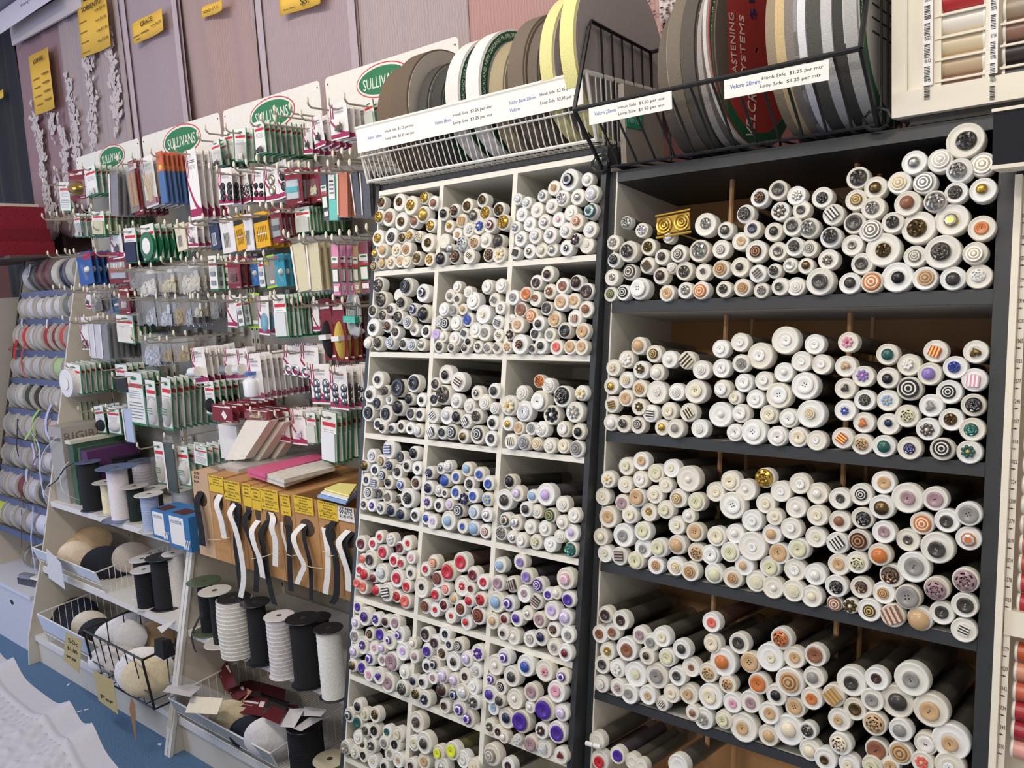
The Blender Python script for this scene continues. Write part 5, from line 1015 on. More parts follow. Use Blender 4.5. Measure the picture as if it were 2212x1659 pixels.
p('G','P0',1360,1500,560,950,1,content='strip',col='#222a4a',lab='green card with navy cylinder')
p('G','P0',1540,1700,520,920,3,content='ring',col='#1f6a4a',lab='green card with dark green tape ring')
p('W','P1',1570,1720,1150,1530,3,col='#ded4b8',lab='cream printed card')
p('M','P1',1750,1880,1150,1480,2,content='blister',col='#8a8488',lab='grey and magenta blister card')
p('U','P4',110,340,30,500,4,col='#2c5a9c',col2='#b32a50',lab='blue pack with pink corner and glass tool')
p('B','P4',560,870,20,480,1,content='blister',col='#a8b0bc',col2='#c24a44',lab='broad red and grey pack')
for a in ((880,980,240,560,'#9a9498'),(985,1280,240,640,'#e8e4da'),(1310,1550,220,600,'#ded2a8'),(1560,1900,150,600,'#e4dcca')):
    p('C','P4',*a[:4],1,Yf=1.51,content='tag',col=a[4],lab={'#9a9498':'small clear bag of grey parts','#e8e4da':'clear bag of white hooks','#ded2a8':'clear bag of creamy rings','#e4dcca':'broad clear bag of ivory pieces'}[a[4]])
p('M','P4',240,310,550,840,4,content='blister',col='#5a4a3a',lab='narrow magenta card of brown beads')
p('C','P4',330,500,560,880,2,col='#4a3d34',lab='clear bag of brown beads')
p('C','P4',520,640,560,900,0,col='#9aa0dc',lab='clear bag with blue tinged contents')
p('U','P4',620,740,640,900,1,col='#2a5a78',col2='#244a60',lab='dark teal small pack')
p('B','P4',725,870,520,920,3,content='',col='#c8b8c0',lab='maroon card with pale blister')
for a in ((1000,1090,650,1080,'#1e1e24','clear bag of black slides'),(1080,1270,640,1060,'#b8bac0','clear bag of silver rings'),(1275,1480,640,1080,'#d0d4e0','clear bag with silvery glare'),(1510,1650,660,1050,'#b8962e','clear bag of gold rings'),(1650,1780,640,1070,'#a9acb4','clear bag of silver clips'),(1790,1920,660,960,'#e2dac0','clear bag of ivory beads'),(2050,2170,650,980,'#8a8a84','clear bag of grey clips')):
    p('C','P4',*a[:4],1,Yf=1.53,content='metal',col=a[4],lab=a[5])
p('M','P4',160,290,960,1430,1,content='rings',lab='magenta card at the ribbon rack end')
p('Z','P4',290,380,980,1550,0,content='',col='#d9d4da',lab='white plastic needle sleeve')
p('Z','P4',380,480,985,1560,0,content='',col='#cfcad2',lab='pale plastic needle sleeve')
p('Z','P4',480,580,985,1580,4,content='',col='#77777c',lab='grey plastic needle sleeve')
p('G','P4',690,940,930,1340,1,content='strip',col='#e4dfd2',lab='broad green bordered white card')
p('C','P4',1080,1330,1210,1640,1,content='metal',col='#c4c6d0',lab='long clear bag of silver pieces')
p('C','P4',1340,1500,1250,1600,1,content='metal',col='#a8862e',lab='clear bag of brass fittings')
p('C','P4',1500,1750,1250,1600,1,content='metal',col='#bb9838',lab='clear bag of gold eyelets')
p('C','P4',1820,2150,1220,1480,0,Yf=1.6,content='metal',col='#9a968c',lab='clear bag of dull eyelets behind reel cards')
p('G','P5',95,280,390,770,6,content='spool',col='#e6e2e4',lab='green bordered card with white tape reel')
p('G','P5',720,880,400,760,1,content='strip',col='#1f2226',lab='green card with black strip')
p('G','P5',860,1090,500,1170,1,content='',lab='tall green bordered card beside white hanks')
p('G','P5',1120,1250,600,1200,0,content='hank',col='#d4d2d2',lab='green card with loose white cord hank')
p('G','P5',1330,1450,570,1240,5,content='hank',col='#b9b9b6',lab='green card with grey cord hank')
p('G','P5',1860,1990,610,1050,4,content='oval',col='#16171a',lab='green card with black elastic reel')
p('G','P5',160,300,880,1310,1,content='spool',col='#dfdde4',lab='narrow card with white reel')
p('G','P5',440,580,930,1280,1,content='oval',col='#1b1c22',lab='narrow card with black reel')
p('G','P5',610,780,950,1290,1,content='oval',col='#d2ccc8',lab='narrow card with pale elastic reel')
p('Z','P5',820,940,900,1390,0,content='',col='#b9c6e0',lab='pale blue glossy strip pack')
p('G','C1',1430,1540,180,650,0,content='hank',col='#d0ccc6',lab='green card with white rope hank')
p('Z','C1',1540,1660,110,740,0,Yf=1.46,content='',col='#1c2f2a',lab='dark green curved packet')
p('G','C1',1680,1820,230,670,1,Yf=1.48,content='hank',col='#cfccc4',lab='green card with thick white rope hank')
p('G','C1',1870,2020,230,440,2,Yf=1.47,content='',lab='short green card above the cardboard boxes')
for z, tips in (('P0', ((530,820),(630,810),(720,790),(815,795),(590,1190),(660,1180),(715,1200),(790,1195),(880,1175),(945,1195),(1035,1175),(1150,1170),(695,1500),(770,1500),(850,1510),(925,1510),(470,410),(555,390),(630,395),(715,390),(810,365),(905,320),(1005,310))),
                ('P2', ((600,890),(800,840),(400,920),(1140,880),(1320,860),(1450,820),(1575,800),(1670,770),(1785,735),(1890,740),(2005,680),(1340,80),(1120,160),(920,190),(750,300),(335,1500),(470,1460),(600,1470),(740,1410),(895,1390))),
                ('P3', ((1040,410),(1130,430),(1220,425),(1295,445),(1410,425),(1535,410),(1680,440),(1770,385),(1880,420),(1970,370),(2100,340),(45,1220),(165,1225),(290,1205),(460,1200),(655,1220),(920,1185),(1160,1260),(1300,1280),(1455,1280),(1635,1310),(1790,1275),(1960,1275))),
                ('P4', ((570,210),(660,215),(760,190),(865,185),(1020,170),(1180,160),(1330,110),(1480,105),(1610,85),(1690,120),(1800,120),(660,610),(955,610),(1750,650),(1860,645),(1975,640),(2110,650),(20,920),(125,935),(225,925),(320,950),(425,925),(565,950),(1040,1180),(1175,1205),(1320,1180),(1510,1170),(1680,1170)))):
    for x, y in tips:
        P = onY(*zp(z, x, y+20), YP-.0125-HL); hook(P[0], P[2]-.018, row_name(P[2]))
# ------------------------------------------------------------------ lower shelves: spools, boxes, baskets
def spool(z, xb, yb, yt, rf, rb, body, flange, label, zs, bulge=0., tape=True, grp=None, top=None):
    """standing reel: base-centre pixel (xb,yb), top pixel row yt, flange and body radius in zoom px"""
    P = onZ(*zp(z, xb, yb), zs); k = mpp(P)/ZM[z][2]
    Q = onY(*zp(z, xb, yt), P[1]); h = max(.05, Q[2]-zs); rf *= k; rb *= k
    t = thing('tape_reel', label, 'reel', (P[0], P[1], zs), group=grp)
    b = MB(); prof = [(rb*.2,.004)]; n = 14
    for i in range(n+1):
        u = i/n; r = rb*(1+bulge*math.sin(math.pi*u)); z0 = .004+(h-.008)*u
        prof += [(r, z0), (r*.975, z0+(h-.008)/n*.12)] if i < n else [(r, z0)]
    prof.append((rb*.2, h-.004)); b.lathe(prof, 28)
    ob('wound_tape', b.mesh('wound_tape', True), cloth(body, 160), t)
    b = MB(); b.lathe([(rf*.16,.003),(rf*.3,.004),(rf*.98,.003),(rf,.0015),(rf*.98,0),(rf*.16,0),(rf*.16,.003)], 32); me = b.mesh('flange', True)
    ob('flange', me, plastic(flange), t); ob('flange', me, plastic(top or flange), t, Matrix.Translation((0,0,h-.004)))
    ob('hub', CYL, plastic('#4a4844' if flange != '#1d1e22' else '#33333a'), t, Matrix.Translation((0,0,h-.001)), scale=(rf*.34, rf*.34, .002))
    return t
Z1 = .673
spool('C1',740,935,410,135,110,'#14161c','#3c4258','tall black elastic reel beside the purple boxes',Z1,top='#5a6580')
spool('C1',925,970,630,150,72,'#e2d9b8','#cfcac2','cream braid reel among the white and black reels',Z1)
spool('C1',1060,1040,470,215,110,'#e0d9de','#56668c','big white elastic reel with blue grey top',Z1)
spool('C1',1240,1060,680,145,92,'#16241f','#b9b4ac','dark green tape reel with pale flanges',Z1)
spool('C1',1400,1170,770,155,95,'#a9b4d2','#cfcdc8','pale blue tape reel beside the polyester boxes',Z1)
spool('C1',1440,1010,700,150,90,'#1b1c20','#c6c2bc','black tape reel behind the pale blue reel',Z1)
spool('C1',1740,930,705,140,105,'#c9cfe0','#cdcac6','white tape reel behind the polyester boxes',Z1)
spool('C1',1110,800,330,200,190,'#14151a','#20222a','broad black reel standing at the back of the shelf',Z1)
spool('C1',1330,850,390,150,110,'#b9b2bc','#5a6274','greyish white reel at the back of the shelf',Z1)
# card boxes at the shelf end
def box_px(z, x0, x1, yb, yt, zs, depth, name, label, col, cat='box', rz=0.):
    P = onZ(*zp(z, x0, yb), zs); Q = onY(*zp(z, x1, yb), P[1]); T = onY(*zp(z, (x0+x1)/2, yt), P[1])
    w = Q[0]-P[0]; h = T[2]-zs
    t = thing(name, label, cat, M=Matrix.Translation(((P[0]+Q[0])/2, P[1], zs)) @ Matrix.Rotation(rz, 4, 'Z'))
    o = ob('carton', CUBE, card(col), t, Matrix.Translation((0, depth/2, h/2)), scale=(w, depth, h))
    return t, w, h, depth
def board_box(x, y0, y1, z1, w, col, label, word=None):
    t = thing('card_box', label, 'box', (x, y0, Z1))
    ob('carton', CUBE, card(col), t, Matrix.Translation((0,(y1-y0)/2,(z1-Z1)/2)), scale=(w, y1-y0, z1-Z1))
    return t
Ys = slY(Z1)
t = board_box(-3.66, Ys+.03, 1.62, .995, .13, '#a7a19a', 'grey RIGIBAND carton standing at the shelf end')
letter(t, 'RIGIBAND', .24, .035, Matrix.Translation((.0655,.13,.28)) @ Matrix(((0,0,1,0),(1,0,0,0),(0,1,0,0),(0,0,0,1))), card('#6d675f')); letter(t, 'RIGIBAND', .10, .016, face_frame(0, -.001, .27), card('#6d675f'))
t = board_box(-3.545, Ys+.04, 1.62, .93, .045, '#3d5a48', 'dark green carton between grey and purple cartons'); ob('lid', CUBE, card('#d8d6c4'), t, Matrix.Translation((0,.12,.265)), scale=(.05,.26,.014))
t = board_box(-3.495, Ys+.05, 1.62, .915, .022, '#3f5746', 'thin green carton between pale lidded and purple cartons')
t = board_box(-3.45, Ys+.05, 1.62, .905, .055, '#54295a', 'purple carton standing beside the black reel')
for (x0, x1, yb, yt, lab) in ((1410,1590,1240,960,'blue and white POLYESTER thread carton against pale blue reel'), (1600,1830,1345,1010,'blue and white POLYESTER thread carton at the shelf edge')):
    t, w, h, d = box_px('C1', x0, x1, yb, yt, Z1, .10, 'thread_carton', lab, '#2f6fa8')
    ob('label', CUBE, WCARD, t, Matrix.Translation((-.08*w,-.0005,h*.52)), scale=(w*.66,.001,h*.82)); letter(t, 'POLYESTER', w*.5, h*.1, face_frame(-.08*w, -.0013, h*.78), card('#3a6f9c'))
    for k in range(3): ob('stripe', CUBE, WCARD, t, Matrix.Translation((w*(.22+.09*k),-.0006,h*.18)) @ Matrix.Rotation(.5,4,'Y'), scale=(w*.04,.0012,h*.3))
    ob('top_print', CUBE, card('#4a1f26'), t, Matrix.Translation((-.1*w,d*.35,h+.0004)), scale=(w*.55,d*.5,.0008))
# generic ribbon strip
def ribbon(name, pts, w, col, label, cat='ribbon', wdir=(1,0,0), thick=.0012, grp=None, mm=None, parent=None):
    pts = [Vector(q) for q in pts]; pp = []
    n = len(pts)
    for i in range(n-1):
        p0, p1, p2, p3 = pts[max(i-1,0)], pts[i], pts[i+1], pts[min(i+2,n-1)]
        for k in range(5):
            u = k/5; pp.append(.5*((2*p1)+(-p0+p2)*u+(2*p0-5*p1+4*p2-p3)*u*u+(-p0+3*p1-3*p2+p3)*u**3))
    pp.append(pts[-1]); d = Vector(wdir).normalized()*w/2; b = MB(); V = []
    for i, q in enumerate(pp):
        tg = (pp[min(i+1,len(pp)-1)]-pp[max(i-1,0)]).normalized(); nn = tg.cross(d).normalized()*thick/2
        V += [q-d-nn, q+d-nn, q+d+nn, q-d+nn]
    f = [(0,1,2,3), tuple(4*(len(pp)-1)+k for k in (3,2,1,0))]
    for i in range(len(pp)-1):
        a = 4*i
        for k in range(4): f.append((a+k, a+4+k, a+4+(k+1) % 4, a+(k+1) % 4))
    b.add([tuple(v) for v in V], f)
    o = ob(name, b.mesh(name, True), mm or cloth(col, 300), parent)
    if not parent: tag(o, label, cat, grp)
    return o
for pts, w, col, lab in (([(330,110),(160,330),(150,650),(230,800),(340,920)], .006, '#cfd4ea', 'white plastic strap curling off the grey carton'), ([(560,400),(420,470),(330,600),(230,680)], .012, '#17181e', 'black strap end poking from the cartons'), ([(460,400),(370,520),(380,700),(460,780),(580,830)], .008, '#c9cbc6', 'pale strap looped beside purple carton')):
    ribbon('strap', [pxY('C1', x, y, Ys+.01) for x, y in pts], w, col, lab, 'strap')
# cardboard boxes of elastic ------------------------------------------------
YBX = 1.315
CB = mat('#b98a58', .85, 0, .08, scale=25); CBL = mat('#c8a684', .85, 0, .06, scale=25)
edges = [(65,500,1620),(250,545,1665),(430,585,1715),(625,640,1790),(735,665,1830),(835,690,1880),(1040,740,1960),(1205,775,2020),(1470,835,2110),(1700,885,2180),(1925,935,2240)]
ELC = []
for i in range(len(edges)-1):
    (xa, ya, ba), (xb, yb, bb_) = edges[i], edges[i+1]
    A = pxY('C2', xa, ya, YBX); Bq = pxY('C2', xb, yb, YBX); zb0 = pxY('C2', xa, ba, YBX)[2]; zb1 = pxY('C2', xb, bb_, YBX)[2]
    x0, x1 = A[0]+.001, Bq[0]-.001; zt0 = (A[2]+Bq[2])/2; zl = max(.672, (zb0+zb1)/2)
    lab = ['tan carton with black elastic and handwritten 60 MM BLACK price','carton with wide white elastic tail tied by string','carton with white and black elastic tails and yellow price card','narrow carton with black elastic loop','narrow carton with white elastic loop','carton with wide white elastic over black','narrow carton with black elastic hanging below it','open carton with grey inside and curling white elastic','carton with black and white elastic crossing','carton with 32 MM WHITE card against the pigeonhole rack'][i]
    t = thing('elastic_carton', lab, 'carton', (0,0,0)); ELC.append(t)
    yb2 = YBX+.30; w_ = .003; m_ = CBL if i == 0 else CB
    zl = .50 if False else zl
    for nm, a, c in (('front_face', (x0,YBX,zl), (x1,YBX+w_,zt0)), ('left_wall', (x0,YBX+w_,zl), (x0+w_,yb2,zt0)), ('right_wall', (x1-w_,YBX+w_,zl), (x1,yb2,zt0)), ('rear_face', (x0,yb2,zl), (x1,yb2+w_,zt0)), ('base', (x0+w_,YBX+w_,zl), (x1-w_,yb2,zl+w_))):
        bx(t, nm, a, c, m_)
    if i < 7: bx(t, 'lid_flap', (x0+w_,YBX+w_,zt0-w_), (x1-w_,yb2,zt0-.0005), m_)
    ob('hole', OVAL, mat('#4a3a2c', .9), t, Matrix.Translation(((x0+x1)/2, YBX-.0004, zt0-.085)) @ RX90, scale=((x1-x0)*.62, .05, .001))
ZBT = max(.80, pxY('C2', 900, 700, YBX)[2])
YELC = card('#e3bc2c')
for j, (x0, y0, x1, y1, ci) in enumerate(((258,545,425,755,1),(420,600,605,850,2),(632,640,727,905,3),(733,680,832,945,4),(835,690,1030,960,5),(1058,755,1165,1005,6),(1208,770,1425,1000,7),(1480,830,1700,1065,8))):
    A = pxY('C2', x0, y0, YBX-.003); Bq = pxY('C2', x1, y0+(x1-x0)*.2, YBX-.003); D_ = pxY('C2', x0, y1-(x1-x0)*.2, YBX-.003)
    w = Bq[0]-A[0]; h = A[2]-D_[2]; X = (A[0]+Bq[0])/2; Zc = (A[2]+D_[2])/2
    lab = ELC[ci]; o = ob('price_card', CUBE, YELC, lab, Matrix.Translation((X,YBX-.003,Zc)), scale=(w,.001,h))
    s = ('White','$4.45 per mtr') if j != 3 else ('White','$2.20 per mtr')
    rows = [('Non-Roll Elastic',.42,.08),(['50mm','38mm','32 mm','32 mm','25 mm','20 mm','32 mm','25 mm'][j],.27,.07),(['White','White','Black','White','White','White','White','White'][j],.1,.09),(['$4.45 per mtr','$2.20 per mtr','$3.20 per mtr','$2.20 per mtr','$1.15 per mtr','$1.20 per mtr','1.00c per mtr','1.00c per mtr'][j],-.05,.08),(['','Black','','','Black','','Black','Black'][j],-.22,.08),(['','$2.20 per mtr','','','$1.35 per mtr','$1.40','1.00c per mtr','$1.30 per mtr'][j],-.36,.08)]
    for s, q, hh in rows:
        if s: letter(lab, s, w*(.86 if len(s) > 8 else .45), h*hh, face_frame(X, YBX-.0042, Zc+q*h), INK)
    bx(lab, 'price_rule', (X-w*.46,YBX-.0042,Zc-.12*h), (X+w*.46,YBX-.0036,Zc-.112*h), INK) if j in (1,4,6,7) else None
A = pxY('C2', 1705, 890, YBX-.004); D_ = pxY('C2', 1900, 1090, YBX-.004)
o = ob('price_card', CUBE, WCARD, ELC[9], Matrix.Translation(((A[0]+D_[0])/2,YBX-.004,(A[2]+D_[2])/2)), scale=(D_[0]-A[0],.001,A[2]-D_[2]))
for s, q in (('32 MM', .34), ('WHITE', .1), ('$1.40 MTR', -.18)): letter(ELC[9], s, (D_[0]-A[0])*.8, .009, face_frame((A[0]+D_[0])/2, YBX-.0052, (A[2]+D_[2])/2+q*(A[2]-D_[2])), INK, shear=.1)
for s, y in (('60 MM',530),('BLACK',575),('$6.95',625)):
    P = pxY('C2', 125, y, YBX-.001); letter(ELC[0], s, .030, .009, face_frame(P[0], YBX-.0008, P[2]), INK)
EW, EB = '#e6e2de', '#15161b'
for col, w, yo, pts in ((EB,110,.02,[(175,740),(130,850),(150,1000),(180,1180),(195,1340)]),(EW,95,.02,[(395,770),(350,880),(400,1050),(440,1260)]),(EB,100,.012,[(590,870),(590,960),(570,1300),(590,1500),(620,1750),(650,1880)]),(EW,85,.03,[(560,870),(500,980),(560,1150),(620,1400),(655,1700),(620,1920)]),
    (EB,85,.02,[(720,940),(660,1080),(720,1250),(790,1450),(800,1700),(790,1860)]),(EW,85,.03,[(820,1060),(745,1180),(780,1350),(830,1480),(870,1700)]),(EB,85,.018,[(930,1060),(850,1200),(880,1400),(920,1650),(960,1850),(1000,2000)]),(EW,90,.034,[(960,970),(985,1040),(970,1150),(1010,1300),(1010,1570)]),
    (EW,40,.018,[(1080,1080),(1090,1200),(1150,1420)]),(EB,80,.024,[(1150,1110),(1165,1300),(1170,1600),(1185,1850)]),(EB,60,.02,[(1350,1110),(1330,1250),(1390,1500),(1410,1700),(1410,1950)]),(EW,80,.032,[(1330,1100),(1215,1230),(1255,1400),(1330,1560),(1300,1650),(1250,1770)]),
    (EW,85,.018,[(1555,1140),(1590,1350),(1600,1600),(1570,1880)]),(EB,90,.028,[(1670,1070),(1600,1200),(1680,1450),(1700,1700),(1690,1900),(1640,1990)]),(EW,85,.03,[(1830,1170),(1720,1300),(1760,1450),(1820,1650),(1830,1850)]),(EB,80,.02,[(1880,1190),(1790,1300),(1840,1500),(1870,1660)])):
    w_ = w*mpp(pxY('C2', *pts[1], YBX))/5.183; cs = [pxY('C2', x, y, YBX-yo*(.25+.75*min(1, k/1.5))*(1 if k else .15)) for k, (x, y) in enumerate(pts)]
    ci = max(i for i in range(10) if edges[i][0] <= pts[0][0])
    nm = ['black','white'][col == EW]
    ribbon('elastic_tail', cs, w_*1.15, col, '%s elastic tail hanging from %s' % (nm, ['the handwritten price carton','the first yellow card carton','the tied string carton','narrow carton by the tied one','narrow carton with double cards','the doubled elastic carton','the long black tail carton','the grey lined carton','the carton with booklets','the end carton'][ci]), 'elastic')
for (a, c) in (((260,1270),(500,1250)),((740,1490),(1060,1400)),((1140,1440),(1260,1440)),((1290,1520),(1540,1600)),((1540,1400),(1740,1460))):
    p0, p1 = Vector(pxY('C2', *a, YBX-.024)), Vector(pxY('C2', *c, YBX-.026)); b = MB(); b.tube([p0, (p0+p1)/2-Vector((0,.004,.004)), p1], .0012, 5)
    tag(ob('string', b.mesh('string', True), mat('#d6c3a0', .9)), 'thin string tied across the hanging elastic tails', 'string', 'strings around the elastic tails')
# things lying on the cartons
def slab(name, z, corners, zz, th, col, label, cat, m=None):
    q = [onZ(*zp(z, x, y), zz) for x, y in corners]; b = MB(); b.hexa([(a[0],a[1],zz) for a in q], [(a[0],a[1],zz+th) for a in q])
    return tag(ob(name, b.mesh(name), m or card(col)), label, cat)
zc = ZBT+.006
slab('plastic_packet', 'C2', ((370,480),(600,530),(1560,330),(1300,255)), zc, .012, '#a9a3a2', 'flat grey plastic packet lying on the elastic cartons', 'packet', mat('#b3adab', .25, 0, .06))
slab('plastic_packet', 'C2', ((280,480),(370,520),(1250,250),(1180,245)), zc, .006, '#8d857c', 'thin brown packet under the grey packet', 'packet', mat('#94887c', .4, 0, .06))
for k, dz in enumerate((0, .014)):
    slab('fabric_packet', 'C2', ((700,560-k*40),(900,620-k*40),(1560,400),(1480,345)), zc+.006+dz, .012, '#d8608c', ['lower pink packet on the elastic cartons','upper pink packet on the elastic cartons'][k], 'packet', mat('#d45c88', .5, 0, .08))
    slab('fabric_packet', 'C2', ((900,620-k*45),(1110,690-k*45),(1680,500),(1560,420)), zc+.004+dz, .012, '#d9d2c8', ['lower white lace packet on the elastic cartons','upper white lace packet with grey print'][k], 'packet', mat('#dcd6cc', .5, 0, .2, scale=70))
for k, (c_, lab) in enumerate((('#8fb0de','lower pale blue booklet on the end carton'),('#e8e6e4','white booklet on the end carton'),('#e9e088','yellow booklet on top at the end carton'))):
    slab('booklet', 'C2', ((1480+k*40,800-k*40),(1860+k*10,880-k*40),(1925,800-k*50),(1925,660-k*10),) if False else ((1480+k*40,800-k*40),(1800+k*20,885-k*45),(1925,780-k*55),(1600+k*60,720-k*30)), zc+.002+.007*k, .005, c_, lab, 'booklet')
# wadding bolts leaning behind
for k, (c_, lab) in enumerate(((((300,1340),(530,1345),(530,1700),(300,1700)),'upright white wadding pack behind the maroon header cards'),)):
    q = [pxY('P6', x, y, 1.50) for x, y in c_]; b = MB(); b.box((q[0][0],1.50,ZBT), (q[1][0],1.53,q[0][2])); tag(ob('wadding_pack', b.mesh('wadding_pack'), mat('#e6e1dd', .7, 0, .04)), lab, 'wadding pack')
for k in range(3):
    yy = 1.44; A = pxY('P6', 390, 1800, yy); A2 = pxY('P6', 640, 1790, yy); T0 = pxY('P6', 660, 1290, yy+.02); T1 = pxY('P6', 960, 1300, yy+.02)
    sh = Vector((.012*k, .045*k, -.012*k)); b = MB(); b.hexa([tuple(Vector(q)+sh) for q in (A, A2, (A2[0],yy+.035,A2[2]), (A[0],yy+.035,A[2]))], [tuple(Vector(q)+sh) for q in (T0, T1, (T1[0],yy+.055,T1[2]), (T0[0],yy+.055,T0[2]))])
    tag(ob('wadding_pack', b.mesh('wadding_pack'), mat('#e3dbcf', .7, 0, .05)), ['slanting white wadding pack in front','slanting white wadding pack between two others','slanting cream wadding pack nearest the peg panel'][k], 'wadding pack')
# reels on the lower shelf -------------------------------------------------
Z2 = .401
OL = '#4d5a42'
spool('C4',375,850,300,185,82,'#15161c',OL,'black tape reel with olive green flanges',Z2)
spool('C4',500,985,410,180,72,'#191a20','#d0ccc6','slim black cord reel with white flanges',Z2)
spool('C4',715,1105,490,185,195,'#e0dcd4','#1d1e22','fat white elastic reel with black flanges',Z2,bulge=.06)
spool('C4',955,1190,540,165,105,'#15161b','#1d1e22','narrow black elastic reel between two white reels',Z2)
spool('C4',1220,1330,690,170,152,'#ddd6d8','#d9d2d2','white elastic reel with white flanges',Z2)
spool('C4',1490,1435,720,195,155,'#131418','#1d1e22','large black elastic reel',Z2)
spool('C4',1775,1575,830,165,138,'#e2e2e0','#1d1e22','white cord reel with black flanges beside the pigeonhole rack',Z2)
spool('C4',1640,1250,700,150,120,'#15161a','#1d1e22','black reel behind the large black reel',Z2)
spool('C4',1100,1090,640,150,120,'#1a1b20','#8f8a86','dark reel at the back of the lower shelf',Z2)
ribbon('ribbon_end', [pxY('C4', x, y, slY(Z2)-.004) for x, y in ((300,640),(220,780),(180,900),(200,1020),(225,1080))], .012, '#2a2c30', 'loose black ribbon end over the shelf edge by the olive reel')
# lower reels of the first bay
spool('C3',1350,880,480,145,108,'#14151c','#d2ced0','black tape reel with white flanges on middle shelf',Z2)
spool('C3',1330,760,360,140,100,'#2a2c34','#d2ced0','black reel behind the white flanged one',Z2)
spool('C3',1560,880,340,175,125,'#16171d','#1d1e24','big black elastic reel on middle shelf',Z2)
spool('C3',1690,860,300,120,110,'#d9d5d4','#dad6d4','white wadding reel against the divider',Z2)
# baskets ------------------------------------------------------------------
def basket(name, label, x0, x1, y0, y1, z0, z1, m, nx, ny, band=None, lean=.03, r=.003, wr=.0014, splay=0):
    t = thing(name, label, 'basket', (0,0,0)); b = MB(); f = y0-lean
    b.tube([(x0,f,z1),(x1,f,z1),(x1,y1,z1+.03),(x0,y1,z1+.03),(x0,f,z1)], r, 6); b.tube([(x0,y0,z0),(x1,y0,z0),(x1,y1,z0),(x0,y1,z0),(x0,y0,z0)], r*.8, 6)
    for x in (x0, x1): b.tube([(x,f,z1),(x,y0,z0)], r, 6)
    ob('frame', b.mesh('frame', True), m, t); b = MB(); zm = z0+(z1-z0)*(.45 if band else 1)
    for i in range(1, nx):
        x = x0+(x1-x0)*i/nx; k = (zm-z0)/(z1-z0); b.tube([(x,y0-lean*k,zm),(x,y0,z0),(x,y1,z0)], wr, 4)
    for i in range(1, ny):
        y = y0+(y1-y0)*i/ny
        for x in (x0, x1): b.tube([(x,y,z1+.03*i/ny),(x,y,z0)], wr, 4)
    for k in (.0, .33): b.tube([(x0,y0-lean*k,z0+(z1-z0)*k),(x1,y0-lean*k,z0+(z1-z0)*k)], wr*1.2, 4)
    o = ob('wires', b.mesh('wires'), m, t); o['kind'] = 'stuff'
    if band:
        b = MB(); k = .45; b.hexa([(x0,y0-lean*k-.002,zm),(x1,y0-lean*k-.002,zm),(x1,y0-lean*k,zm),(x0,y0-lean*k,zm)], [(x0,f-.002,z1),(x1,f-.002,z1),(x1,f,z1),(x0,f,z1)]); ob('label_band', b.mesh('label_band'), card(band), t)
    return t
yy = slY(.5)
A = onS(*zp('C3', 75, 215), 1.275, .495, .255); Bq = onS(*zp('C3', 770, 555), 1.275, .495, .255)
basket('wire_basket', 'white wire basket of shoulder pads on middle shelf of first bay', A[0], Bq[0], slY(.42)+.005, 1.64, .403, A[2], WW, 40, 16, '#d5d7e2')
A2 = onS(*zp('C3', 155, 950), 1.275, .495, .255); B2 = onS(*zp('C3', 840, 1370), 1.275, .495, .255)
basket('wire_basket', 'white wire basket of pads on the bottom shelf of first bay', A2[0], B2[0], slY(.14)+.005, 1.64, .123, A2[2], WW, 40, 16, '#cfd3e2')
K0 = onS(*zp('C3', 660, 1480), 1.275, .495, .255); K1 = onS(*zp('C5', 1740, 1030), 1.275, .495, .255)
basket('wire_basket', 'black wire basket of white shoulder pads over the bottom shelf', max(K0[0], B2[0]+.01), XBC-.03, 1.17, 1.60, .16, .34, WB, 7, 7, None, lean=.02, r=.0042, wr=.0022)
A3 = onS(*zp('C6', 110, 850), 1.275, .495, .255); B3 = onS(*zp('C6', 1270, 1560), 1.275, .495, .255)
basket('wire_basket', 'grey fronted wire basket of packed shoulder pads below the reels', A3[0]+.02, B3[0], slY(.14)+.003, 1.62, .123, A3[2], WW, 46, 14, '#b9b6b0')
# shoulder pads: thin shaped crescents
def pad(P, R, th, col, label, rot=(0,0,0), name='shoulder_pad', squash=.75):
    b = MB(); n = 24; V = []
    for s, zz in ((.0, th), (.55, th*.92), (.9, th*.5), (1.0, 0)):
        for k in range(n):
            a = 2*math.pi*k/n; V.append((R*s*math.cos(a), R*squash*s*math.sin(a), zz+.12*R*math.cos(a)**2*-1*s))
    f = []
    for i in range(3): f += [(i*n+k, i*n+(k+1) % n, (i+1)*n+(k+1) % n, (i+1)*n+k) for k in range(n)]
    o_ = len(V); V += [(v[0]*.96, v[1]*.96, v[2]-.004) for v in V[3*n:4*n]]; f += [(3*n+k, 3*n+(k+1) % n, o_+(k+1) % n, o_+k) for k in range(n)]; f.append(tuple(o_+n-1-k for k in range(n)))
    b.add(V, f); M = Matrix.Translation(Vector(P)) @ Matrix.Rotation(rot[2],4,'Z') @ Matrix.Rotation(rot[1],4,'Y') @ Matrix.Rotation(rot[0],4,'X')
    o = ob(name, b.mesh(name, True), cloth(col, 120), None, M); tag(o, label, 'shoulder pad'); return o
def pp(z, x, y, Y): return pxY(z, x, y, Y)
SK, NV, WP = '#d8bf9c', '#171a26', '#e2dfe2'
up = (math.radians(72), 0, 0)
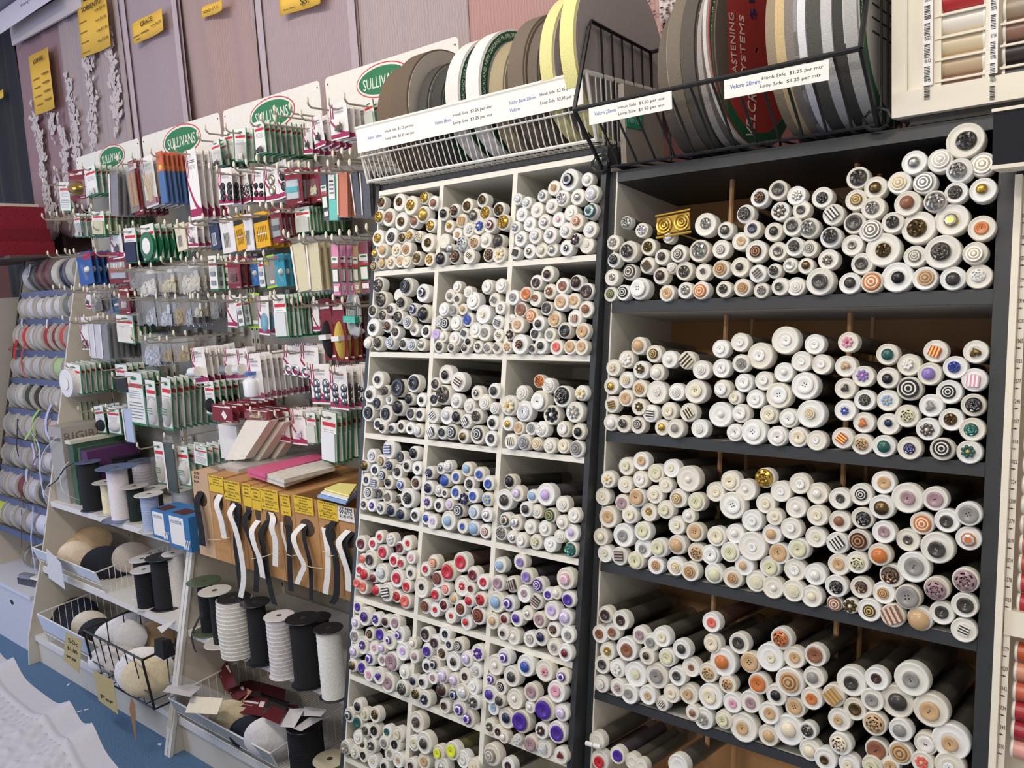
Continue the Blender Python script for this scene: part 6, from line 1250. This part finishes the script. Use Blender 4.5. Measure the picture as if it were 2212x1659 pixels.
for (z, x, y, Y, R, col, lab, rot) in (
    ('C3',450,260,1.40,.085,SK,'beige shoulder pad leaning in the white basket',(1.2,0,.6)),('C3',720,140,1.48,.09,'#c9ad88','tan shoulder pad at the back of the basket',(1.2,0,.9)),('C3',530,300,1.36,.085,'#e2cdb4','cream shoulder pad in crinkled plastic',(1.1,.2,.7)),('C3',600,250,1.44,.08,'#dccab0','pale shoulder pad in the basket middle',(1.1,0,.8)),
    ('C3',860,420,1.38,.115,NV,'navy black shoulder pad standing in the white basket',(1.25,0,.75)),('C3',1150,330,1.45,.09,'#b9aca0','dull beige shoulder pad behind the navy one',(1.2,0,.8)),
    ('C3',520,980,1.36,.12,NV,'black shoulder pad in the bottom basket',(.9,0,.5)),('C3',680,1090,1.30,.085,'#d9d0bc','cream shoulder pad with tan tape',(1.2,0,.7)),('C3',780,1180,1.27,.085,'#22242c','charcoal shoulder pad beside the black wire',(1.2,0,.8)),('C3',330,1000,1.32,.08,NV,'navy pad sealed in glossy bag',(1.0,0,.4)),
    ('C3',1020,1250,1.27,.11,WP,'white shoulder pad inside the black basket',(1.25,0,.8)),('C3',1130,1180,1.33,.11,'#d2cfd4','greyish white pad at the back of the black basket',(1.25,0,.8)),('C3',870,1470,1.20,.07,'#e6e2e8','small white pad at the black basket corner',(1.2,0,.9)),('C3',1050,1490,1.20,.075,'#cfc4bc','beige lined white pad near the corner',(1.15,0,.7)),
    ('C5',1600,560,1.20,.13,'#e8e4e6','large white pad at the front of the black basket',(1.2,0,.75)),('C5',1620,640,1.18,.11,'#dfcfae','cream pad lying over the large white pad',(1.2,0,.75)),('C3',1400,1230,1.38,.09,'#b99a78','tan pad at the back of the black basket',(1.2,0,.8)),
    ('C6',800,1080,1.26,.085,'#dccdb0','cream pads in clear wrap in the grey basket',(1.2,0,.7)),('C6',870,1150,1.25,.08,'#d6c6a6','cream pad pressed against the basket front',(1.2,0,.8)),('C6',1040,1260,1.25,.085,'#1f2230','navy pad in clear wrap in the grey basket',(1.3,0,.8)),('C6',1260,1310,1.24,.10,'#dedbe0','white pad bulging at the grey basket end',(1.3,0,.8))):
    P = pp(z, x, y, Y); pad(P, R*(.78 if z != 'C3' else .9), .02, col, lab, rot)
# maroon header packs tumbling out of the grey basket
def flatcard(z, pts, Y, col, label, name='pack_card', tilt=.08, cat='pack card', deco=True):
    q = [Vector(pxY(z, *c_, Y+(tilt if i < 2 else 0))) for i, c_ in enumerate(pts)]     # TL TR BR BL
    n = (q[1]-q[0]).cross(q[3]-q[0]).normalized()*.0008
    if n.y > 0: n = -n
    b = MB(); b.hexa([tuple(v) for v in q], [tuple(v+n) for v in q]); o = ob(name, b.mesh(name), card(col)); tag(o, label, cat)
    if deco:
        def at(u, v): return q[0].lerp(q[1], u).lerp(q[3].lerp(q[2], u), v)+n*1.3
        for (u0, u1, v0, v1, cc) in ((.05,.7,.3,.4,'#eee6e2'),(.1,.5,.52,.56,'#b08a8a'),(.76,.95,.22,.52,'#f0ecec')):
            b = MB(); a_ = [at(u0,v0), at(u1,v0), at(u1,v1), at(u0,v1)]; b.hexa([tuple(v) for v in a_], [tuple(v+n) for v in a_]); ob('print_bar', b.mesh('print_bar'), card(cc), o)
    return o
MRN = '#661a24'
for pts, Y, lab in ((((310,355),(555,450),(530,630),(305,525)),1.38,'maroon pack card against the divider'),(((630,470),(780,450),(890,720),(760,800)),1.34,'maroon pack card standing tilted in the middle'),(((780,780),(960,720),(1000,830),(870,920)),1.32,'maroon pack card lying under the copper one'),
    (((970,840),(1240,885),(1160,1080),(910,1040)),1.26,'maroon pack card with three holes over the navy pad'),(((1290,960),(1430,1010),(1370,1170),(1160,1080)),1.22,'maroon pack card curling by the price tag'),(((900,640),(1160,700),(1150,800),(930,760)),1.42,'maroon pack card in shadow under the reels'),(((1170,700),(1440,780),(1420,900),(1150,810)),1.40,'dark maroon pack card behind the mirror strip'),(((1440,940),(1580,960),(1540,1080),(1440,1040)),1.32,'small maroon card beside white tags')):
    flatcard('C6', pts, Y, MRN, lab)
flatcard('C6', ((890,860),(1000,760),(1060,800),(920,960)), 1.31, '#c98a62', 'copper coloured foil corner among the maroon cards', deco=False)
flatcard('C6', ((1160,815),(1480,920),(1460,990),(1150,860)), 1.34, '#3a3436', 'shiny dark strip among the maroon cards', deco=False)
flatcard('C6', ((170,680),(490,750),(370,860),(65,800)), 1.17, '#ded6d8', 'white printed tag over the basket corner', 'paper_tag', .1, 'paper tag', False)
flatcard('C6', ((380,855),(735,880),(670,1060),(310,1040)), 1.15, '#ece2cc', 'cream printed tag hanging over the basket front', 'paper_tag', .06, 'paper tag', False)
for pts, lab in ((((1480,1000),(1655,990),(1530,1210),(1370,1195)),'white paper tag folded open above the black reel'),(((1640,970),(1900,1000),(1830,1080),(1640,1070)),'handwritten white tag above the black reel'),(((1700,1090),(1860,1100),(1610,1245),(1520,1215)),'long white tag across the black reel')):
    flatcard('C6', pts, 1.22, '#dcd8da', lab, 'paper_tag', .1, 'paper tag', False)
spool('C6',1690,1640,1190,200,195,'#15161b','#1d1e22','broad black elastic reel on the bottom shelf beside grey basket',.122)
spool('C6',1950,1760,1560,190,60,'#d9cfb0','#d8d0b4','cream topped reel low beside the pigeonhole rack',.122)
# clear plastic guard sheet at the divider
b = MB(); q = [onS(*zp('C6', x, y), 1.275, .495, .255) for x, y in ((120,545),(740,830),(740,900),(100,840))]; b.hexa([tuple(v) for v in q], [(v[0],v[1]-.002,v[2]) for v in q]); tag(ob('plastic_guard', b.mesh('plastic_guard'), CLEAR), 'clear plastic guard across the grey basket corner', 'plastic guard')
# hanging price tickets
def ticket(z, pts, Y, label, words, col='#c8b27a'):
    q = [Vector(pxY(z, *c_, Y)) for c_ in pts]; n = Vector((0,-.0008,0)); b = MB(); b.hexa([tuple(v) for v in q], [tuple(v+n) for v in q]); o = ob('price_ticket', b.mesh('price_ticket'), card(col)); tag(o, label, 'price ticket')
    u = q[1]-q[0]; w = u.length; u.normalize(); d = q[3]-q[0]; nn = u.cross(-d).normalized(); v_ = nn.cross(u)
    if nn.y > 0: nn = -nn; v_ = nn.cross(u)
    for i, s in enumerate(words):
        c_ = q[0]+u*w*.5+d*(.22+.28*i)+nn*.0016
        F = Matrix(((u.x,v_.x,nn.x,c_.x),(u.y,v_.y,nn.y,c_.y),(u.z,v_.z,nn.z,c_.z),(0,0,0,1))); letter(o, s, w*.62, d.length*.13, F, INK)
    return o
ticket('C3', ((430,1165),(610,1260),(575,1630),(400,1480)), 1.145, 'yellowed price ticket clipped to the bottom white basket', ['50c','$1.00','per pair'])
ticket('C5', ((1045,565),(1270,680),(1325,1060),(1105,900)), 1.13, 'yellowed price ticket on the black basket', ['', '', 'Per'])
ticket('C3', ((205,225),(370,390),(420,690),(235,560)), 1.235, 'crumpled white paper ticket on the middle white basket', [], '#d6d3d4')
o = ticket('C5', ((1470,860),(1515,950),(1525,1380),(1450,1000)), 1.12, 'brown price ticket seen edge on below the black basket', [], '#a8794a')
b = MB(); q = [onZ(*zp('C3', x, y), .405) for x, y in ((1450,1120),(1660,1035),(1600,1100),(1500,1185))]; b.hexa([tuple(v) for v in q], [(v[0],v[1],v[2]+.002) for v in q]); tag(ob('paper_scrap', b.mesh('paper_scrap'), card('#e2e0e6')), 'white paper scrap hanging at the shelf edge by the divider', 'paper scrap')
P = pxY('C3', 1490, 1330, 1.16); b = MB(); b.hexa([(P[0]-.03,1.15,P[2]-.03),(P[0]+.03,1.15,P[2]-.034),(P[0]+.03,1.19,P[2]-.03),(P[0]-.03,1.19,P[2]-.03)], [(P[0]-.028,1.155,P[2]+.02),(P[0]+.024,1.155,P[2]+.028),(P[0]+.03,1.18,P[2]+.024),(P[0]-.026,1.18,P[2]+.018)]); tag(ob('cloth_pouch', b.mesh('cloth_pouch'), cloth('#15171d')), 'black folded cloth hung on the black basket corner', 'cloth')
# ------------------------------------------------------------------ ribbon rack at the far end
XA0, XA1 = -4.40, -3.76
def raY(z): return 1.225+.235*z
ra = thing('ribbon_rack', 'grey slanted ribbon rack with dark metal shelf rails beside the gondola', 'rack', (0,0,0))
for x in (XA0, XA1-.012):
    b = MB(); pts = [(raY(.28),.28),(raY(1.72),1.72),(1.70,1.72),(1.70,.28)]; n = 4
    b.add([(x,p_,q_) for p_, q_ in pts]+[(x+.012,p_,q_) for p_, q_ in pts], [tuple(range(n)), tuple(range(2*n-1,n-1,-1))]+[(i,n+i,n+(i+1)%n,(i+1)%n) for i in range(n)]); ob('side_panel', b.mesh('side_panel'), BEIGE, ra)
bx(ra, 'back_panel', (XA0+.012,1.69,.28), (XA1-.012,1.70,1.72), PANEL)
bx(ra, 'base_cabinet', (XA0,1.245,0), (XA1,1.70,.265), mat('#c9c8d0', .5, 0, .04)); bx(ra, 'base_top', (XA0,1.235,.265), (XA1,1.70,.28), mat('#d2d2da', .5, 0, .04))
ob('finger_hole', OVAL, INK, ra, Matrix.Translation((XA1-.25,1.2445,.2)) @ RX90, scale=(.035,.022,.001))
RAIL = mat('#66749c', .35, .5, .05)
b = MB(); b.hexa([(XA1-.018,raY(.28)-.008,.28),(XA1-.006,raY(.28)-.008,.28),(XA1-.006,raY(.28),.28),(XA1-.018,raY(.28),.28)], [(XA1-.018,raY(1.72)-.008,1.72),(XA1-.006,raY(1.72)-.008,1.72),(XA1-.006,raY(1.72),1.72),(XA1-.018,raY(1.72),1.72)]); ob('edge_rail', b.mesh('edge_rail'), mat('#8a9cc8', .4, .4), ra)
b = MB(); b.hexa([(XA0-.003,raY(.28)-.006,.28),(XA0+.012,raY(.28)-.006,.28),(XA0+.012,raY(.28),.28),(XA0-.003,raY(.28),.28)], [(XA0-.003,raY(1.72)-.006,1.72),(XA0+.012,raY(1.72)-.006,1.72),(XA0+.012,raY(1.72),1.72),(XA0-.003,raY(1.72),1.72)]); ob('edge_rail', b.mesh('edge_rail'), mat('#37332f', .5), ra)
SZ = []
for (z, x, y) in (('A1',300,1185),('A1',350,1455),('A2',300,200),('A2',300,480),('A2',250,785),('A2',150,1075),('A2',130,1360),('A3',150,205),('A3',200,530)):
    P = onS(*zp(z, x, y), raY(0), 0, .235); SZ.append(P[2])
for z in SZ:
    bx(ra, 'shelf', (XA0+.013,raY(z)+.004,z-.014), (XA1-.019,1.688,z-.004), mat('#8f8c88', .6)); bx(ra, 'shelf_rail', (XA0+.013,raY(z)-.004,z-.014), (XA1-.019,raY(z)+.004,z+.014), RAIL)
def rspool(X, w, R, Y, z0, tape, face, label, clear=False, grp=None):
    t = thing('ribbon_spool', label, 'ribbon spool', M=Matrix.Translation((X,Y,z0+R)) @ RY90, group=grp)
    b = MB(); b.lathe([(R*.3,w*.42),(R*.86,w*.42),(R*.86,-w*.42),(R*.3,-w*.42),(R*.3,w*.42)], 28); ob('ribbon', b.mesh('ribbon', True), mat(tape, .35, 0, .12, scale=60), t)
    b = MB(); b.lathe([(R*.14,.0015),(R,.0015),(R,-.0015),(R*.14,-.0015),(R*.14,.0015)], 30); me = b.mesh('spool_side', True)
    for s in (-1,1): ob('spool_side', me, CLEAR if clear else plastic(face), t, Matrix.Translation((0,0,s*w*.46)))
    return t
span = XA1-XA0-.05
RC = [
 [('#c9c6c2',1),('#3c3c48',1),('#5a1a2c',1),('#5e2232',1),('#cfc9be',1),('#1c2448',1),('#b8b5ac',1)],
 [('#d6d2d0',0),('#d2cecc',0),('#d8d4d2',0),('#d4d0ce',0),('#cfcbca',0),('#6f7472',0),('#c9c9c6',0)],
 [('#cfc8c8',0),('#c8303a',0),('#c9c2c0',0),('#b8b0ac',0),('#a02832',0),('#7c1f28',0),('#c04448',0)],
 [('#b5b0ac',0),('#bdb8b4',0),('#b9b4b0',0),('#aeaaa8',0),('#a8c08a',0),('#b8cf8c',0)],
 [('#a9a4a0',0),('#c2beba',0),('#2a3a30',0),('#1d2422',0),('#a8a39e',0),('#b0aba6',0),('#22362c',0)],
 [('#9c9490',0),('#aaa09c',0),('#b4a6a2',0),('#a39a96',0),('#c0aeb0',0),('#a8a0a0',0)],
 [('#8f8883',0),('#a89f9c',0),('#9a908c',0),('#c3bcc0',0),('#8a8280',0)],
 [('#9a9290',0),('#a89e9e',0),('#6a2a34',0),('#b8b4bc',0),('#3a3a40',0),('#aaa4a6',0)],
 [('#b8c03a',0),('#9b9592',0),('#a19a98',0),('#b0aab0',1),('#c6c8d8',1),('#b4b8d0',1)]]
NMZ = ['top','second','third','fourth','fifth','sixth','seventh','eighth','ninth']
COLN = lambda h: min((('white grey',(205,200,198)),('black',(35,35,40)),('maroon',(95,30,42)),('navy',(28,36,72)),('red',(195,50,58)),('lime green',(175,195,140)),('beige grey',(165,158,152)),('dark green',(34,54,44)),('pink',(192,170,172)),('yellow',(184,192,58)),('pale blue',(190,196,214)),('grey',(111,116,114))), key=lambda q: sum((int(h[1+2*i:3+2*i],16)-q[1][i])**2 for i in range(3)))[0]
for r_, (z, row) in enumerate(zip(SZ, RC)):
    n = len(row); zn = SZ[r_-1] if r_ else 1.86; R = min(.074, (zn-z)*.53) if r_ else .088; row = row if r_ in (0,2) else row[:-1]; n = len(row)
    for i, (c_, cl) in enumerate(row):
        w = span/n; X = XA0+.03+w*(i+.5)
        rspool(X, w*random.uniform(.8,.95), R*random.uniform(.93,1.02), raY(z)+R*.72+.01, z-.002, c_, '#d2cfca' if i % 2 else '#c4c0bb', '%s ribbon spool on the %s shelf of the ribbon rack, beside %s one' % (COLN(c_), NMZ[r_], COLN(row[i-1 if i else 1][0])), bool(cl), 'ribbon spools on the %s shelf' % NMZ[r_])
for z, pts, w, col, lab in (('A1',((300,880),(290,970),(260,1040),(240,1055)),.014,'#ddd3d0','white ribbon tail from the top shelf spools'),('A1',((220,1420),(215,1470),(225,1510)),.02,'#d2cccf','pale ribbon tail over the second shelf rail'),('A1',((470,1430),(465,1480),(465,1520)),.012,'#dcdade','narrow white ribbon tail'),
    ('A2',((0,260),(60,180),(130,130),(180,110)),.014,'#c43440','red ribbon tail trailing past the rack side'),('A2',((170,60),(150,150),(140,250)),.03,'#c22f3a','broad red ribbon tail'),('A2',((250,90),(215,220),(220,350),(255,440)),.014,'#c8404a','long red ribbon tail crossing white spools'),
    ('A2',((390,760),(330,850),(310,960),(250,1060)),.02,'#9cd060','lime ribbon tail hanging across sixth shelf'),('A2',((340,900),(350,1000),(340,1050),(365,1170)),.016,'#8aa040','olive lime ribbon tail'),('A2',((510,710),(460,840),(460,980),(500,1060)),.022,'#b9bee0','pale blue ribbon tail by the side panel'),('A2',((260,950),(340,1030),(390,1150),(400,1400),(440,1640)),.014,'#b8c0e4','long pale blue ribbon tail'),
    ('A2',((320,1100),(340,1200),(345,1310)),.02,'#c4b0d8','lilac ribbon tail below the lime one'),('A2',((175,850),(170,1000),(165,1120),(185,1230)),.012,'#1d1c24','black ribbon tail across the sixth shelf'),('A2',((270,1350),(260,1420),(270,1480)),.024,'#b4b8c8','silver ribbon loop on the eighth shelf'),('A3',((330,250),(320,450),(310,600),(360,920)),.012,'#a8aed0','thin pale ribbon hanging to the base cabinet'),('A3',((215,30),(210,150),(240,260)),.014,'#5a1a28','dark red ribbon tail'),('A3',((215,280),(210,450),(215,660)),.006,'#2a2836','thin dark ribbon tail'),
    ('A2',((490,1130),(400,1200),(340,1270),(300,1420)),.01,'#55525c','grey ribbon tail looping off the rack')):
    ribbon('ribbon_tail', [onS(*zp(z, x, y), raY(0)-.015-.004*k, 0, .235) for k, (x, y) in enumerate(pts)], w, col, lab, 'ribbon', mm=mat(col, .4, 0, .08))
for i, c_ in enumerate(('#8f8a84','#7d7870','#96918c')):
    rspool(XA1-.42+.12*i, .05, .05, 1.42, .281, c_, '#aaa59e', 'dusty grey spool lying on the base cabinet of the ribbon rack', grp='spools on the base cabinet')
st = thing('hand_stapler', 'dark hand stapler lying on the base cabinet', 'stapler', M=Matrix.Translation((XA1-.16,1.30,.282)) @ Matrix.Rotation(.2,4,'Z'))
bx(st, 'body', (-.07,-.016,0), (.07,.016,.028), mat('#3a3c48', .35)); bx(st, 'grip', (-.06,-.014,.028), (.02,.014,.045), mat('#8a8c98', .3)); bx(st, 'white_lever', (.02,-.012,.03), (.1,.012,.04), WHITE)
b = MB(); b.box((XA0-.42,1.46,1.722), (XA0+.30,1.70,1.735)); tag(ob('wall_shelf', b.mesh('wall_shelf'), mat('#5a4a44', .7)), 'thin beige shelf board under the red towels above ribbon rack', 'shelf')
# neighbour cabinet and towels
nc = thing('cabinet', 'plain grey beige cabinet side beyond the ribbon rack', 'cabinet', (0,0,0)); bx(nc, 'body', (XA0-.9,1.24,0), (XA0-.02,1.70,1.55), mat('#b5aea6', .6, 0, .04)); bx(nc, 'door', (XA0-.88,1.228,.06), (XA0-.03,1.24,1.53), BEIGE)
for k, (z0, z1, c_) in enumerate(((1.735,1.80,'#8a1c30'),(1.80,1.86,'#7e1a2c'),(1.86,1.965,'#8e2034'))):
    b = MB(); n = 12; V = []
    xa, xb = XA0-.35, XA0+.24-.03*k
    for i in range(n+1):
        a = -math.pi/2+math.pi*i/n; V += [(xa, 1.39+.02*k-.0-(z1-z0)/2*math.cos(a)*1.1, (z0+z1)/2+(z1-z0)/2*math.sin(a)), (xb, 1.39+.02*k-(z1-z0)/2*math.cos(a)*1.1, (z0+z1)/2+(z1-z0)/2*math.sin(a))]
    V += [(xa,1.68,z1),(xb,1.68,z1),(xa,1.68,z0),(xb,1.68,z0)]; f = [(2*i,2*i+1,2*i+3,2*i+2) for i in range(n+2)]; m_ = n+3
    f += [(2*m_-2,2*m_-1,1,0), tuple(2*i for i in range(m_)), tuple(2*i+1 for i in range(m_-1,-1,-1))]
    b.add(V, f); tag(ob('folded_towel', b.mesh('folded_towel', True), mat(c_, .95, 0, .25, scale=180, bump=.8)), ['bottom red folded towel of the stack','middle red folded towel of the stack','top thick red folded towel of the stack'][k], 'towel', 'red towels on the ribbon rack')
bx(None, 'x', (0,0,0), (0,0,0), WHITE) if False else None
b = MB(); b.box((XA0-.4,1.42,1.966), (XA0+.12,1.68,1.985)); tag(ob('shelf_board', b.mesh('shelf_board'), card('#d9d2c6')), 'pale card lying on top of the red towels', 'card')
# dark panel behind ribbon rack top
# ------------------------------------------------------------------ table with white cloth in the foreground
tb_ = thing('display_table', 'table under the white tablecloth beside the aisle', 'table', (0,0,0))
T0 = onZ(0, 1405, .76); T1 = onZ(275, 1659, .76); d = Vector((T1[0]-T0[0], T1[1]-T0[1], 0)).normalized(); nrm = Vector((d.y, -d.x, 0))
if nrm.y > 0: nrm = -nrm
F = Matrix(((d.x,nrm.x,0,T0[0]),(d.y,nrm.y,0,T0[1]),(0,0,1,0),(0,0,0,1)))
b = MB(); b.box((-.9,.03,.715), (1.3,.75,.745)); ob('table_top', b.mesh('table_top'), mat('#8a7a66', .6), tb_, F)
for x in (-.8, 1.2):
    for y in (.08, .70): b = MB(); b.box((x-.02,y-.02,0), (x+.02,y+.02,.715)); ob('leg', b.mesh('leg'), mat('#6a5a48', .6), tb_, F)
nx, ny = 420, 130; V = []; b = MB()
ridges = []
for (x, y) in ((210,520),(745,1030),(1045,1290)):
    P = F.inverted() @ Vector(onZ(*zp('C5', x, y), .76)); ridges.append(P.x)
ridges = [ridges[0]-.55]+ridges+[ridges[-1]+.3]
for j in range(ny+1):
    v = j/ny
    for i in range(nx+1):
        x = -.9+2.2*i/nx; y = .85*v**1.6; z = .754
        for k, rx in enumerate(ridges):
            u = (x-rx-.12*y)/.045; z += .022*math.exp(-u*u)*math.exp(-y*9)*(1.25 if u > 0 else 1)
        z += .0025*math.sin(x*14+y*8)*math.exp(-y*4)
        if y > .085: z += .0055*max(0, math.sin(y*230))*max(0, math.sin(x*120+1.5*math.sin(y*60)))*.7+.001*math.sin(x*180)*math.sin(y*270)
        elif .055 < y < .072: z += .003*math.sin(x*240)
        elif abs(y-.045) < .005: z += .0025
        V.append((x, y+.006*math.sin(x*11)*math.exp(-y*6), z))
n = nx+1; b.add(V, [(j*n+i, j*n+i+1, (j+1)*n+i+1, (j+1)*n+i) for j in range(ny) for i in range(nx)])
o = ob('tablecloth', b.mesh('tablecloth', True), mat('#a5a6b6', .6, 0, .05, scale=120), None, F); md = o.modifiers.new('thickness', 'SOLIDIFY'); md.thickness = .002
tag(o, 'white embossed tablecloth with raised folds spread over the table', 'tablecloth')
# scraps on the carpet
for i, (x, y) in enumerate(((175,1468),(186,1532),(193,1566),(345,1607),(172,1536),(148,1478))):
    P = onZ(x, y, .003); b = MB(); b.box((-.008,-.004,0), (.008,.004,.002), 0, Matrix.Rotation(i*1.1,4,'Z')); tag(ob('paper_scrap', b.mesh('paper_scrap'), card('#cfd6e2'), None, Matrix.Translation((P[0],P[1],.0005))), 'tiny white paper scrap on the blue carpet', 'paper scrap', 'scraps on the carpet')
